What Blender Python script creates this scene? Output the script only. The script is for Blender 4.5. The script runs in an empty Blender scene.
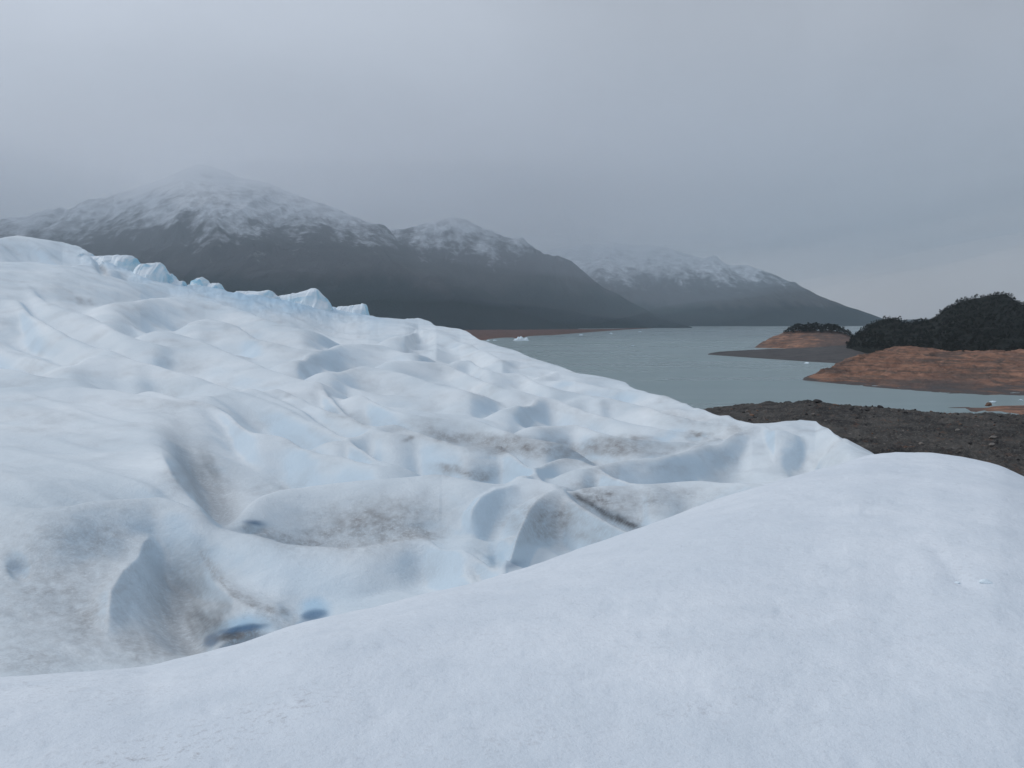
import bpy, math, random
import numpy as np

random.seed(7)
RNG = np.random.default_rng(11)
SC = bpy.context.scene
COL = SC.collection
F = 860.0                      # focal length in pixels of a 1024 px wide frame
CZ = 50.0                      # eye height above the lake
PITCH = math.atan(64.0 / F)
CP, SP = math.cos(PITCH), math.sin(PITCH)


# ------------------------------------------------------------------ helpers
def ray(px, py):
    """Direction (per metre forward) of a sight line, used to survey the place."""
    X = (np.asarray(px, float) - 512.0) / F
    v = (384.0 - np.asarray(py, float)) / F
    dy = CP + v * SP
    return X / dy, (-SP + v * CP) / dy


def pt(px, py, d):
    a, e = ray(px, py)
    return np.stack([a * d, d + 0 * a, CZ + e * d], -1)


def on_water(px, py, z=0.0):
    a, e = ray(px, py)
    d = (z - CZ) / e
    return np.array([float(a * d), float(d), z])


def project(x, y, z):
    zz = z - CZ
    depth = y * CP - zz * SP
    up = y * SP + zz * CP
    return 512 + F * x / depth, 384 - F * up / depth


def _hash(ix, iy, seed):
    h = (ix * 374761393 + iy * 668265263 + seed * 974634771) & 0xFFFFFFFF
    h = ((h ^ (h >> 13)) * 1274126177) & 0xFFFFFFFF
    h = h ^ (h >> 16)
    return h


def perlin(x, y, seed=0):
    x = np.asarray(x, float); y = np.asarray(y, float)
    x, y = np.broadcast_arrays(x, y)
    ix = np.floor(x).astype(np.int64); iy = np.floor(y).astype(np.int64)
    fx = x - ix; fy = y - iy

    def g(dx, dy):
        ang = _hash(ix + dx, iy + dy, seed).astype(float) * (2 * math.pi / 4294967296.0)
        return np.cos(ang) * (fx - dx) + np.sin(ang) * (fy - dy)
    u = fx ** 3 * (fx * (fx * 6 - 15) + 10); v = fy ** 3 * (fy * (fy * 6 - 15) + 10)
    a = g(0, 0) * (1 - u) + g(1, 0) * u
    b = g(0, 1) * (1 - u) + g(1, 1) * u
    return (a * (1 - v) + b * v) * 1.5


def fbm(x, y, octv=4, seed=0, gain=0.5, lac=2.03):
    s = 0; amp = 1; k = 1
    for i in range(octv):
        s = s + amp * perlin(x * k + 17.3 * i, y * k - 9.1 * i, seed + i * 13)
        amp *= gain; k *= lac
    return s


def ridged(x, y, octv=4, seed=0, gain=0.5, lac=2.1):
    s = 0; amp = 1; k = 1
    for i in range(octv):
        s = s + amp * (1 - 2 * np.abs(perlin(x * k + 7.7 * i, y * k + 3.1 * i, seed + i * 7)))
        amp *= gain; k *= lac
    return s


def sstep(a, b, x):
    t = np.clip((x - a) / (b - a), 0, 1)
    return t * t * (3 - 2 * t)


def pchip(xs, ys, x):
    """Monotone cubic interpolation with straight extrapolation."""
    xs = np.asarray(xs, float); ys = np.asarray(ys, float); x = np.asarray(x, float)
    if len(xs) == 2:
        return ys[0] + (x - xs[0]) * (ys[1] - ys[0]) / (xs[1] - xs[0])
    h = np.diff(xs); dl = np.diff(ys) / h
    m = np.zeros_like(xs)
    for i in range(1, len(xs) - 1):
        if dl[i - 1] * dl[i] > 0:
            w1 = 2 * h[i] + h[i - 1]; w2 = h[i] + 2 * h[i - 1]
            m[i] = (w1 + w2) / (w1 / dl[i - 1] + w2 / dl[i])
    m[0] = dl[0]; m[-1] = dl[-1]
    k = np.clip(np.searchsorted(xs, x) - 1, 0, len(xs) - 2)
    t = (x - xs[k]) / h[k]
    tc = np.clip(t, 0, 1)
    r = ((2 * tc**3 - 3 * tc**2 + 1) * ys[k] + (tc**3 - 2 * tc**2 + tc) * h[k] * m[k]
         + (-2 * tc**3 + 3 * tc**2) * ys[k + 1] + (tc**3 - tc**2) * h[k] * m[k + 1])
    r = r + np.where(t < 0, t * h[k] * m[k], 0) + np.where(t > 1, (t - 1) * h[k] * m[k + 1], 0)
    return r


def lerp_list(table, x):
    t = np.array(table, float)
    return np.interp(x, t[:, 0], t[:, 1])


def tag(o, label=None, cat=None, group=None, kind=None):
    if label: o['label'] = label
    if cat: o['category'] = cat
    if group: o['group'] = group
    if kind: o['kind'] = kind
    return o


def mesh_obj(name, verts, faces, mat=None, smooth=True, attrs=None, parent=None):
    me = bpy.data.meshes.new(name)
    verts = np.asarray(verts, np.float32).reshape(-1, 3)
    if isinstance(faces, np.ndarray):
        nf, k = faces.shape
        me.vertices.add(len(verts)); me.vertices.foreach_set('co', verts.ravel())
        me.loops.add(nf * k); me.loops.foreach_set('vertex_index', faces.astype(np.int32).ravel())
        me.polygons.add(nf); me.polygons.foreach_set('loop_start', np.arange(0, nf * k, k, dtype=np.int32))
        me.update(calc_edges=True)
        me.validate()
    else:
        me.from_pydata([tuple(map(float, v)) for v in verts], [], faces)
        me.update()
    me.polygons.foreach_set('use_smooth', np.full(len(me.polygons), bool(smooth)))
    for k, v in (attrs or {}).items():
        a = me.attributes.new(k, 'FLOAT', 'POINT')
        a.data.foreach_set('value', np.asarray(v, np.float32).ravel())
    if mat: me.materials.append(mat)
    o = bpy.data.objects.new(name, me); COL.objects.link(o)
    if parent is not None: o.parent = parent
    return o


def grid_faces(nr, nc, wrap=False):
    r = np.arange(nr - 1)[:, None]
    c = np.arange(nc if wrap else nc - 1)[None, :]
    c2 = (c + 1) % nc
    return np.stack([r * nc + c, r * nc + c2, (r + 1) * nc + c2, (r + 1) * nc + c], -1).reshape(-1, 4)


# ------------------------------------------------------------------ materials
class NT:
    def __init__(self, name):
        self.m = bpy.data.materials.new(name); self.m.use_nodes = True
        self.t = self.m.node_tree; self.t.nodes.clear()
        self.out = self.t.nodes.new('ShaderNodeOutputMaterial')
        self.b = self.t.nodes.new('ShaderNodeBsdfPrincipled')
        self.t.links.new(self.b.outputs[0], self.out.inputs[0])

    def n(self, kind, **kw):
        nd = self.t.nodes.new(kind)
        for k, v in kw.items():
            if k.startswith('_'):
                setattr(nd, k[1:], v)
        return nd

    def link(self, a, b): self.t.links.new(a, b)

    def setin(self, sock, v):
        if hasattr(v, 'is_output') or isinstance(v, bpy.types.NodeSocket): self.link(v, sock)
        else: sock.default_value = v

    def coords(self, which='Object', scale=(1, 1, 1), rot=(0, 0, 0)):
        tc = self.n('ShaderNodeTexCoord'); mp = self.n('ShaderNodeMapping')
        mp.inputs['Scale'].default_value = scale; mp.inputs['Rotation'].default_value = rot
        self.link(tc.outputs[which], mp.inputs[0]); return mp.outputs[0]

    def noise(self, vec, scale, detail=4, rough=0.55, dist=0.0):
        nd = self.n('ShaderNodeTexNoise'); nd.inputs['Scale'].default_value = scale
        nd.inputs['Detail'].default_value = detail; nd.inputs['Roughness'].default_value = rough
        nd.inputs['Distortion'].default_value = dist
        self.link(vec, nd.inputs['Vector']); return nd.outputs[0]

    def ramp(self, fac, stops):
        nd = self.n('ShaderNodeValToRGB'); e = nd.color_ramp.elements
        while len(e) < len(stops): e.new(0.5)
        for el, (p, c) in zip(e, stops):
            el.position = p; el.color = tuple(c) + (1,) if not isinstance(c, (int, float)) else (c, c, c, 1)
        self.link(fac, nd.inputs[0]); return nd.outputs[0]

    def mix(self, fac, a, b, mode='MIX'):
        nd = self.n('ShaderNodeMix'); nd.data_type = 'RGBA'; nd.blend_type = mode
        self.setin(nd.inputs[0], fac)
        for s, v in ((nd.inputs[6], a), (nd.inputs[7], b)):
            if isinstance(v, tuple): s.default_value = v + (1,) if len(v) == 3 else v
            else: self.link(v, s)
        return nd.outputs[2]

    def math(self, op, a, b=0.0, c=None, clamp=False):
        nd = self.n('ShaderNodeMath'); nd.operation = op; nd.use_clamp = clamp
        self.setin(nd.inputs[0], a); self.setin(nd.inputs[1], b)
        if c is not None: self.setin(nd.inputs[2], c)
        return nd.outputs[0]

    def attr(self, name):
        nd = self.n('ShaderNodeAttribute'); nd.attribute_name = name; return nd.outputs['Fac']

    def bump(self, height, strength, dist, normal=None):
        nd = self.n('ShaderNodeBump'); nd.inputs['Strength'].default_value = strength
        nd.inputs['Distance'].default_value = dist
        self.link(height, nd.inputs['Height'])
        if normal is not None: self.link(normal, nd.inputs['Normal'])
        return nd.outputs[0]

    def finish(self, color, rough=0.7, normal=None, spec=0.3):
        self.setin(self.b.inputs['Base Color'], color if not isinstance(color, tuple) else color + (1,))
        self.setin(self.b.inputs['Roughness'], rough)
        self.b.inputs['Specular IOR Level'].default_value = spec
        if normal is not None: self.link(normal, self.b.inputs['Normal'])
        return self.m


def mat_snow():
    t = NT('fresh_snow'); c = t.coords('Object')
    big = t.noise(c, 0.55, 3, 0.5, 0.4)
    mid = t.noise(c, 3.0, 4, 0.6)
    grain = t.noise(c, 26.0, 3, 0.7)
    col = t.mix(t.ramp(big, [(0.35, 0), (0.68, 1)]), (0.665, 0.71, 0.755), (0.735, 0.77, 0.805))
    col = t.mix(t.math('MULTIPLY', t.ramp(mid, [(0.46, 0), (0.74, 1)]), 0.6), col, (0.62, 0.67, 0.715))
    gd = t.math('MULTIPLY', t.ramp(grain, [(0.53, 0), (0.75, 1)]), t.math('ADD', t.math('MULTIPLY', t.attr('dirt'), 0.75), 0.10))
    col = t.mix(gd, col, (0.40, 0.39, 0.40))
    g2 = t.noise(c, 75.0, 2, 0.7)
    n = t.bump(mid, 0.4, 0.04)
    n = t.bump(grain, 0.55, 0.010, n)
    n = t.bump(g2, 0.55, 0.004, n)
    return t.finish(col, 0.75, n, 0.2)


def mat_ice():
    t = NT('glacier_ice'); c = t.coords('Object')
    big = t.noise(c, 0.16, 4, 0.55, 0.5)
    mid = t.noise(c, 1.3, 5, 0.6, 0.3)
    grain = t.noise(c, 9.0, 4, 0.7)
    fine = t.noise(c, 26.0, 3, 0.75)
    col = t.mix(t.ramp(big, [(0.32, 0), (0.7, 1)]), (0.60, 0.665, 0.705), (0.745, 0.785, 0.805))
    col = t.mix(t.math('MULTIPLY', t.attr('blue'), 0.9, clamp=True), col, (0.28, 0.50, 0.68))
    col = t.mix(t.math('MULTIPLY', t.attr('hole'), 0.95, clamp=True), col, (0.05, 0.13, 0.24))
    col = t.mix(t.math('MULTIPLY', t.attr('slate'), t.math('ADD', t.math('MULTIPLY', grain, 0.5), 0.62), clamp=True), col, (0.155, 0.18, 0.20))
    # wind-blown grime: grey-brown rock dust, speckled
    d = t.attr('dirt')
    sp = t.math('ADD', t.math('ADD', t.math('MULTIPLY', grain, 0.8), t.math('MULTIPLY', fine, 0.7)), t.math('MULTIPLY', mid, 0.4))
    sp = t.ramp(sp, [(0.72, 0.2), (1.15, 1.0)])
    dd = t.math('MULTIPLY', d, t.math('MULTIPLY', sp, 1.5), clamp=True)
    dust = t.mix(fine, (0.175, 0.17, 0.17), (0.32, 0.314, 0.312))
    col = t.mix(dd, col, dust)
    deep = t.attr('black')
    col = t.mix(t.math('MULTIPLY', deep, t.math('ADD', t.math('MULTIPLY', grain, 0.8), 0.5), clamp=True), col, (0.035, 0.035, 0.038))
    n = t.bump(mid, 0.35, 0.16)
    n = t.bump(grain, 0.5, 0.035, n)
    return t.finish(col, 0.6, n, 0.3)


def mat_serac():
    t = NT('blue_serac_ice'); c = t.coords('Object')
    a = t.noise(c, 0.35, 4, 0.6, 0.6); b = t.noise(c, 2.2, 4, 0.6)
    col = t.mix(t.ramp(a, [(0.4, 0), (0.62, 1)]), (0.36, 0.63, 0.78), (0.62, 0.76, 0.83))
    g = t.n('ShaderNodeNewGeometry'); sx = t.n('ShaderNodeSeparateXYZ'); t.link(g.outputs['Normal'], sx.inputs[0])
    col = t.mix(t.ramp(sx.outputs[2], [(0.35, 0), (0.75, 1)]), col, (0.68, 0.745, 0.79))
    n = t.bump(a, 0.6, 0.6); n = t.bump(b, 0.5, 0.15, n)
    return t.finish(col, 0.45, n, 0.4)


def mat_floe():
    t = NT('floating_ice'); c = t.coords('Object')
    a = t.noise(c, 0.6, 4, 0.6)
    col = t.mix(a, (0.62, 0.78, 0.86), (0.88, 0.90, 0.92))
    return t.finish(col, 0.5, t.bump(a, 0.5, 0.3), 0.4)


def mat_water():
    t = NT('lake_water'); c = t.coords('Object')
    w1 = t.noise(c, 0.25, 4, 0.6); w2 = t.noise(c, 0.012, 4, 0.6, 0.8)
    cs = t.coords('Object', (0.0016, 0.012, 1))
    w3 = t.noise(cs, 1.0, 4, 0.55, 0.3)
    col = t.mix(t.ramp(w2, [(0.35, 0), (0.7, 1)]), (0.155, 0.215, 0.212), (0.17, 0.23, 0.226))
    col = t.mix(t.math('MULTIPLY', t.ramp(w3, [(0.4, 0), (0.65, 1)]), 0.5), col, (0.155, 0.23, 0.238))
    n = t.bump(w1, 0.05, 0.2)
    rg = t.math('ADD', t.math('MULTIPLY', t.ramp(w3, [(0.4, 0), (0.62, 1)]), 0.05), 0.26)
    return t.finish(col, rg, n, 0.3)


def mat_mountain():
    t = NT('mountain_rock_and_snow'); c = t.coords('Object')
    a = t.noise(c, 0.010, 6, 0.60); b = t.noise(c, 0.05, 5, 0.65); f = t.noise(t.coords('Object', (0.022, 0.022, 0.007)), 1.0, 5, 0.62, 0.6)
    rock = t.mix(a, (0.050, 0.052, 0.060), (0.115, 0.112, 0.118))
    wood = t.mix(b, (0.009, 0.020, 0.027), (0.022, 0.040, 0.048))
    col = t.mix(t.attr('wood'), rock, wood)
    col = t.mix(t.math('MULTIPLY', t.attr('beach'), 1.0), col, t.mix(b, (0.16, 0.075, 0.055), (0.24, 0.13, 0.10)))
    s = t.math('ADD', t.attr('snow'), t.math('MULTIPLY', t.math('SUBTRACT', t.math('ADD', t.math('MULTIPLY', a, 0.5), t.math('MULTIPLY', f, 0.5)), 0.5), 1.5))
    sm = t.ramp(s, [(0.34, 0), (0.72, 1)])
    col = t.mix(t.math('MULTIPLY', sm, 0.92), col, (0.82, 0.835, 0.86))
    return t.finish(col, 0.9, t.bump(b, 0.8, 12.0), 0.1)


def mat_redrock():
    t = NT('red_bare_rock'); c = t.coords('Object')
    a = t.noise(c, 0.045, 6, 0.68, 0.8); b = t.noise(c, 0.11, 5, 0.68); g = t.noise(c, 0.6, 4, 0.7)
    cs = t.coords('Object', (0.02, 0.02, 0.45), (0.0, 0.06, 0.0)); s = t.noise(cs, 1.0, 4, 0.6, 0.8)
    col = t.mix(t.ramp(a, [(0.35, 0), (0.65, 1)]), (0.15, 0.074, 0.050), (0.34, 0.182, 0.118))
    col = t.mix(t.math('MULTIPLY', t.ramp(s, [(0.47, 0), (0.60, 1)]), 0.8), col, (0.085, 0.066, 0.058))
    col = t.mix(t.ramp(b, [(0.52, 0), (0.72, 1)]), col, (0.065, 0.054, 0.045))
    col = t.mix(t.math('MULTIPLY', t.ramp(g, [(0.58, 0), (0.75, 1)]), 0.6), col, (0.36, 0.25, 0.19))
    col = t.mix(t.attr('grit'), col, t.mix(b, (0.045, 0.042, 0.044), (0.10, 0.088, 0.085)))
    n = t.bump(b, 0.9, 2.5); n = t.bump(g, 0.8, 0.7, n)
    return t.finish(col, 0.9, n, 0.15)


def mat_gravel(name, c0, c1, c2, red=(0.17, 0.09, 0.06)):
    t = NT(name); c = t.coords('Object')
    a = t.ramp(t.noise(c, 0.045, 6, 0.66, 0.6), [(0.36, 0), (0.64, 1)]); b = t.noise(c, 0.25, 5, 0.7); g = t.noise(c, 1.1, 4, 0.75)
    col = t.mix(a, c0, c1)
    col = t.mix(t.ramp(g, [(0.52, 0), (0.72, 1)]), col, c2)
    col = t.mix(t.math('MULTIPLY', t.ramp(b, [(0.56, 0), (0.70, 1)]), 0.55), col, red)
    n = t.bump(b, 1.0, 1.6); n = t.bump(g, 1.0, 0.7, n)
    return t.finish(col, 0.95, n, 0.1)


def mat_boulder(name, c0, c1):
    t = NT(name); c = t.coords('Object')
    a = t.noise(c, 0.7, 5, 0.65); col = t.mix(a, c0, c1)
    return t.finish(col, 0.9, t.bump(a, 0.8, 0.4), 0.15)


def mat_leaf(name, c0, c1):
    t = NT(name); c = t.coords('Object')
    a = t.noise(c, 0.35, 3, 0.6)
    gi = t.n('ShaderNodeObjectInfo')
    col = t.mix(t.math('ADD', t.math('MULTIPLY', a, 0.7), t.math('MULTIPLY', gi.outputs['Random'], 0.3)), c0, c1)
    return t.finish(col, 0.85, None, 0.1)


def mat_plain(name, col, rough=0.9):
    t = NT(name); c = t.coords('Object'); a = t.noise(c, 2.0, 4, 0.6)
    return t.finish(t.mix(a, tuple(x * 0.8 for x in col), tuple(x * 1.2 for x in col)), rough, None, 0.1)


def mat_volume(name, density, color, aniso=0.3):
    m = bpy.data.materials.new(name); m.use_nodes = True; nt = m.node_tree; nt.nodes.clear()
    out = nt.nodes.new('ShaderNodeOutputMaterial'); v = nt.nodes.new('ShaderNodeVolumePrincipled')
    v.inputs['Density'].default_value = density; v.inputs['Color'].default_value = tuple(color) + (1,)
    v.inputs['Anisotropy'].default_value = aniso
    nt.links.new(v.outputs[0], out.inputs['Volume'])
    return m


M_SNOW, M_ICE, M_SERAC, M_FLOE = mat_snow(), mat_ice(), mat_serac(), mat_floe()
M_WATER, M_MOUNT, M_RED = mat_water(), mat_mountain(), mat_redrock()
M_MORAINE = mat_gravel('dark_moraine_rubble', (0.030, 0.029, 0.029), (0.105, 0.097, 0.088), (0.20, 0.18, 0.16))
M_SPIT = mat_gravel('grey_gravel', (0.060, 0.058, 0.060), (0.105, 0.098, 0.096), (0.14, 0.125, 0.115), (0.115, 0.082, 0.065))
M_BLD_DARK = mat_boulder('dark_boulder_rock', (0.022, 0.021, 0.022), (0.06, 0.054, 0.05))
M_BLD_BROWN = mat_boulder('brown_boulder_rock', (0.10, 0.06, 0.04), (0.22, 0.14, 0.10))
M_BLD_PALE = mat_boulder('pale_boulder_rock', (0.14, 0.125, 0.11), (0.28, 0.25, 0.22))
M_LEAF = mat_leaf('evergreen_leaves', (0.004, 0.006, 0.005), (0.012, 0.016, 0.011))
M_LEAF2 = mat_leaf('dark_evergreen_leaves', (0.004, 0.006, 0.005), (0.010, 0.014, 0.010))
M_BARK = mat_plain('grey_bark', (0.06, 0.05, 0.045))
M_SOIL = mat_plain('forest_soil', (0.006, 0.008, 0.006))

# ------------------------------------------------------------------ the glacier
COLS = {
    -260: [(700, 8), (560, 14), (440, 28), (350, 50), (262, 90), (228, 120)],
    -100: [(690, 8.5), (530, 16), (430, 30), (340, 55), (264, 98), (232, 122)],
    0: [(690, 8.5), (600, 11.5), (507, 16.5), (440, 28), (390, 40), (340, 57), (300, 77), (262, 105), (238, 128)],
    100: [(685, 9), (600, 12), (505, 17), (440, 28.5), (390, 40), (345, 56), (305, 80), (275, 110), (255, 140)],
    200: [(665, 9.5), (600, 12), (520, 17), (450, 26), (400, 38), (355, 56), (320, 82), (298, 115), (284, 150)],
    300: [(650, 10), (600, 12.5), (548, 16), (490, 22), (440, 31), (400, 42), (360, 60), (330, 88), (310, 125), (297, 165)],
    400: [(625, 10.5), (580, 13), (540, 17), (480, 23), (430, 33), (400, 43), (370, 60), (345, 88), (328, 125), (321, 150)],
    500: [(600, 11.5), (550, 15), (500, 20), (450, 29), (420, 39), (390, 55), (370, 75), (355, 95), (347, 110)],
    600: [(570, 13), (520, 18), (480, 24), (450, 32), (425, 42), (405, 55), (390, 70), (379, 82)],
    700: [(535, 15), (500, 19.5), (470, 26), (450, 33), (430, 43), (415, 53), (407, 60)],
    800: [(500, 17.5), (480, 21), (460, 26), (445, 31), (430, 39), (423, 44)],
    860: [(500, 17), (475, 21), (460, 26), (452, 30)],
    930: [(520, 16.5), (500, 20), (485, 26), (480, 29)],
    1120: [(620, 13), (590, 16), (575, 22), (570, 24)],
}
CK = sorted(COLS)
SKY = [(-260, 228), (-100, 233), (0, 238), (30, 238), (62, 241), (80, 247), (95, 257), (120, 265), (140, 276), (165, 283), (185, 287),
       (205, 288), (222, 292), (245, 296), (272, 299), (290, 303), (318, 305), (332, 307), (345, 310), (368, 316), (385, 318.5), (405, 321),
       (418, 319), (428, 322), (436, 327.5), (448, 328), (460, 329), (470, 333), (484, 341), (500, 347), (520, 352), (545, 361), (575, 373),
       (605, 379), (625, 384), (640, 390), (670, 400), (690, 407), (712, 415), (735, 421), (752, 424), (775, 423), (800, 421), (816, 422), (826, 428),
       (838, 438), (850, 446), (870, 454), (930, 480), (1120, 570)]


def surf_logd(u, v):
    cols = np.stack([pchip([-p for p, _ in COLS[k]], [math.log(d) for _, d in COLS[k]], -v) for k in CK])
    # smooth interpolation across the columns
    x = np.asarray(u, float); ck = np.array(CK, float)
    k = np.clip(np.searchsorted(ck, x) - 1, 0, len(ck) - 2)
    h = ck[k + 1] - ck[k]; t = (x - ck[k]) / h
    idx = np.indices(x.shape)
    def at(j): return cols[(np.clip(j, 0, len(ck) - 1),) + tuple(idx)]
    y0, y1 = at(k), at(k + 1)
    kp = np.clip(k - 1, 0, len(ck) - 1); kn = np.clip(k + 2, 0, len(ck) - 1)
    m0 = (y1 - at(k - 1)) / np.maximum(ck[k + 1] - ck[kp], 1)
    m1 = (at(k + 2) - y0) / np.maximum(ck[kn] - ck[k], 1)
    return ((2 * t**3 - 3 * t**2 + 1) * y0 + (t**3 - 2 * t**2 + t) * h * m0 + (-2 * t**3 + 3 * t**2) * y1 + (t**3 - t**2) * h * m1)


NU, NV, NB = 1060, 560, 70
us = np.linspace(-260, 1120, NU)
vs_sky = lerp_list(SKY, us)
vs_bot = lerp_list([(-260, 705), (0, 700), (200, 690), (300, 665), (400, 640), (500, 612), (600, 582), (700, 548), (800, 512), (870, 500), (930, 525), (1120, 625)], us)
s = np.linspace(0, 1, NV)[:, None]
kk = np.exp(-0.5 * (np.arange(-60, 61) / 20.0) ** 2); kk /= kk.sum()
vs_sm = np.convolve(np.pad(vs_sky, 60, mode='edge'), kk, 'valid'); vs_bot = np.convolve(np.pad(vs_bot, 60, mode='edge'), kk, 'valid')
V = vs_bot[None, :] * (1 - s) + vs_sm[None, :] * s + (vs_sky - vs_sm)[None, :] * sstep(0.86, 1.0, s)
U = np.repeat(us[None, :], NV, 0)
W = surf_logd(U, V)
W = np.maximum.accumulate(W, 0)
D = np.exp(W)


def seg_dist(pts, U, V, ysc=1.0):
    """signed distance to a polyline (positive = far side) and position along it 0..1"""
    P = np.array(pts, float)
    L = np.concatenate([[0], np.cumsum(np.hypot(np.diff(P[:, 0]), np.diff(P[:, 1])))])
    best = np.full(U.shape, 1e9); sg = np.ones(U.shape); tt = np.zeros(U.shape)
    for i in range(len(P) - 1):
        ax, ay = P[i]; bx, by = P[i + 1]; dx, dy = bx - ax, (by - ay)
        l2 = dx * dx + dy * dy
        t = np.clip(((U - ax) * dx + (V - ay) * dy) / l2, 0, 1)
        ex = U - (ax + t * dx); ey = (V - (ay + t * dy))
        d2 = ex * ex + ey * ey
        m = d2 < best
        best = np.where(m, d2, best)
        sg = np.where(m, np.sign(dy * ex - dx * ey), sg)      # above the line on the page = farther
        tt = np.where(m, (L[i] + t * (L[i + 1] - L[i])) / L[-1], tt)
    return np.sqrt(best) * sg, tt


G = 3.7                        # how strongly the ice is sculpted
FEATS = []


def R(pts, *a): FEATS.append(('r', [list(p) for p in pts], a))
def bowl(*a): FEATS.append(('b', None, a))
def groove(pts, *a): FEATS.append(('g', [list(p) for p in pts], a))


# ribs, bowls and grooves, near to far (sizes as seen, made metres by distance)
R([(150, 512), (146, 530), (138, 548), (122, 566), (110, 588), (106, 628)], 4.2, 17, 15, 0, 10, 0.2)
R([(195, 543), (214, 573), (234, 595), (256, 607), (296, 616)], 3.0, 9, 26, 0, 10, 0.2)
bowl(176, 585, 40, 46, 17, 20)
bowl(192, 628, 30, 20, 10, 0)
bowl(241, 653, 30, 15, 24, -12, 8)
R([(205, 634), (220, 626), (240, 621), (262, 624), (290, 632)], 2.0, 7, 8, 0, 8, 0.2)
bowl(314, 626, 15, 10, 8, -8, 4)
bowl(16, 567, 9, 13, 4, -25, 3)
bowl(254, 526, 12, 4, 4, 8)
R([(160, 436), (163, 454), (172, 474), (190, 494), (222, 512)], 2.4, 24, 9, 0, 10, 0.25)
bowl(203, 470, 17, 46, 15, -34)
bowl(222, 486, 26, 30, 8, -30)
bowl(494, 520, 13, 34, 5, 22, 2.0)
R([(468, 528), (472, 508), (481, 496), (497, 486), (522, 480)], 1.5, 11, 7, 2, 9, 0.2)
bowl(497, 553, 8, 12, 6, 0)
bowl(424, 562, 26, 18, 8, -35)
bowl(480, 566, 12, 14, 6, 0)
groove([(562, 489), (578, 497), (594, 507), (614, 519), (642, 532), (660, 540)], 7, 4)
bowl(803, 466, 18, 13, 6, 30, 3)
bowl(722, 460, 16, 16, 4, 0)
bowl(700, 437, 12, 3, 3, -5)
bowl(417, 337, 5, 6, 3)
bowl(100, 265, 4, 9, 4, -30)


def ridge_h(POS, NEG, U, V, pts, h, wn, wf, trough=0.0, wt=10.0, fade=0.18):
    """a crest: gentle near side, steep far side, with a dip behind it (sizes as seen, made metres by distance)"""
    h *= G; trough *= G * 0.7; wn *= 0.85
    xs = [p[0] for p in pts]; ys = [p[1] for p in pts]; pad = 3 * max(wn, wf, wt)
    m = (U > min(xs) - pad) & (U < max(xs) + pad) & (V > min(ys) - pad) & (V < max(ys) + pad)
    sd, t = seg_dist(pts, U[m], V[m])
    e = sstep(0, fade, t) * sstep(0, fade, 1 - t) if fade > 0 else 1.0
    near = h * np.exp(-(np.abs(sd) / wn) ** 1.3)
    sf = np.maximum(sd, 0)
    far = (h + trough) * np.exp(-(sf / wf) ** 1.5) - trough * np.exp(-np.maximum(sf - wt, 0) / (wt * 1.2))
    val = e * np.where(sd < 0, near, far)
    POS[m] = np.where(val > 0, (POS[m] ** 3 + np.maximum(val, 0) ** 3) ** (1 / 3), POS[m])
    NEG[m] = np.minimum(NEG[m], np.minimum(val, 0))


def bowl_h(H, U, V, cx, cy, rx, ry, depth, ang=0.0, p=2.0):
    c, s_ = math.cos(math.radians(ang)), math.sin(math.radians(ang))
    x = ((U - cx) * c + (V - cy) * s_) / rx; y = (-(U - cx) * s_ + (V - cy) * c) / ry
    H -= depth * 1.7 * np.exp(-np.clip(x * x + y * y, 0, 40) ** (p / 2))


def groove_h(H, U, V, pts, depth, w, fade=0.2):
    sd, t = seg_dist(pts, U, V)
    H -= depth * sstep(0, fade, t) * sstep(0, fade, 1 - t) * np.exp(-(np.abs(sd) / w) ** 1.5)


def swells(U, V, W, vsky):
    """rolling, diagonal swells common to the whole ice surface"""
    wob = perlin(U / 150, W * 3, 5) * 0.6
    w1 = W * 9.5 + U * 0.0105 + wob
    far_amt = sstep(640, 430, V)
    n1 = ridged(U / 210, w1 * 0.62, 2, 21, 0.35)
    n2 = ridged(U / 85, w1 * 1.25, 1, 33, 0.4)
    n3 = fbm(U / 40, w1 * 2.6, 3, 45, 0.5)
    damp = 1 - 0.7 * np.exp(-(((U - 80) / 190) ** 2 + ((V - 440) / 55) ** 2)) - 0.5 * np.exp(-(((U - 790) / 80) ** 2 + ((V - 455) / 30) ** 2))
    edge = 0.25 + 0.75 * sstep(0, 14, V - vsky[None, :])
    h = damp * edge * (9.5 * (n1 - 0.4) * far_amt + (0.5 + 2.6 * far_amt) * (n2 - 0.4) + 1.3 * n3)
    jag = ridged(U / 17, W * 26 + U * 0.02, 3, 55, 0.6)
    return h + 1.3 * jag * np.exp(-((V - vsky[None, :]) / 9) ** 2) * sstep(40, 90, U) * sstep(400, 350, U)


def carve(U, V):
    H = np.zeros_like(U); POS = np.zeros_like(U); NEG = np.zeros_like(U)
    for kind, pts, a in FEATS:
        if kind == 'r': ridge_h(POS, NEG, U, V, [(x, y + G * a[0]) for x, y in pts], *a)
        elif kind == 'b': bowl_h(H, U, V, *a)
        else: groove_h(H, U, V, pts, *a)
    return H + POS + NEG * np.exp(-POS / 8.0)


SWELL = swells(U, V, W, vs_sky)
DM = D / F                                     # metres per seen unit at that distance
P0 = pt(U, V, D)
XG, YG, ZG = P0[..., 0], P0[..., 1], P0[..., 2]
# floor of the troughs between the waves of ice
drop = D / 20 * (0.42 + 0.42 * sstep(392, 440, V)) * np.maximum(sstep(150, 290, U), sstep(496, 520, V)) * sstep(0, 24, V - vs_sky[None, :])
drop = np.maximum(drop, D / 20 * 0.48 * sstep(410, 370, V) * sstep(0, 24, V - vs_sky[None, :]))
ZG = ZG + SWELL * DM - drop


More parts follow.
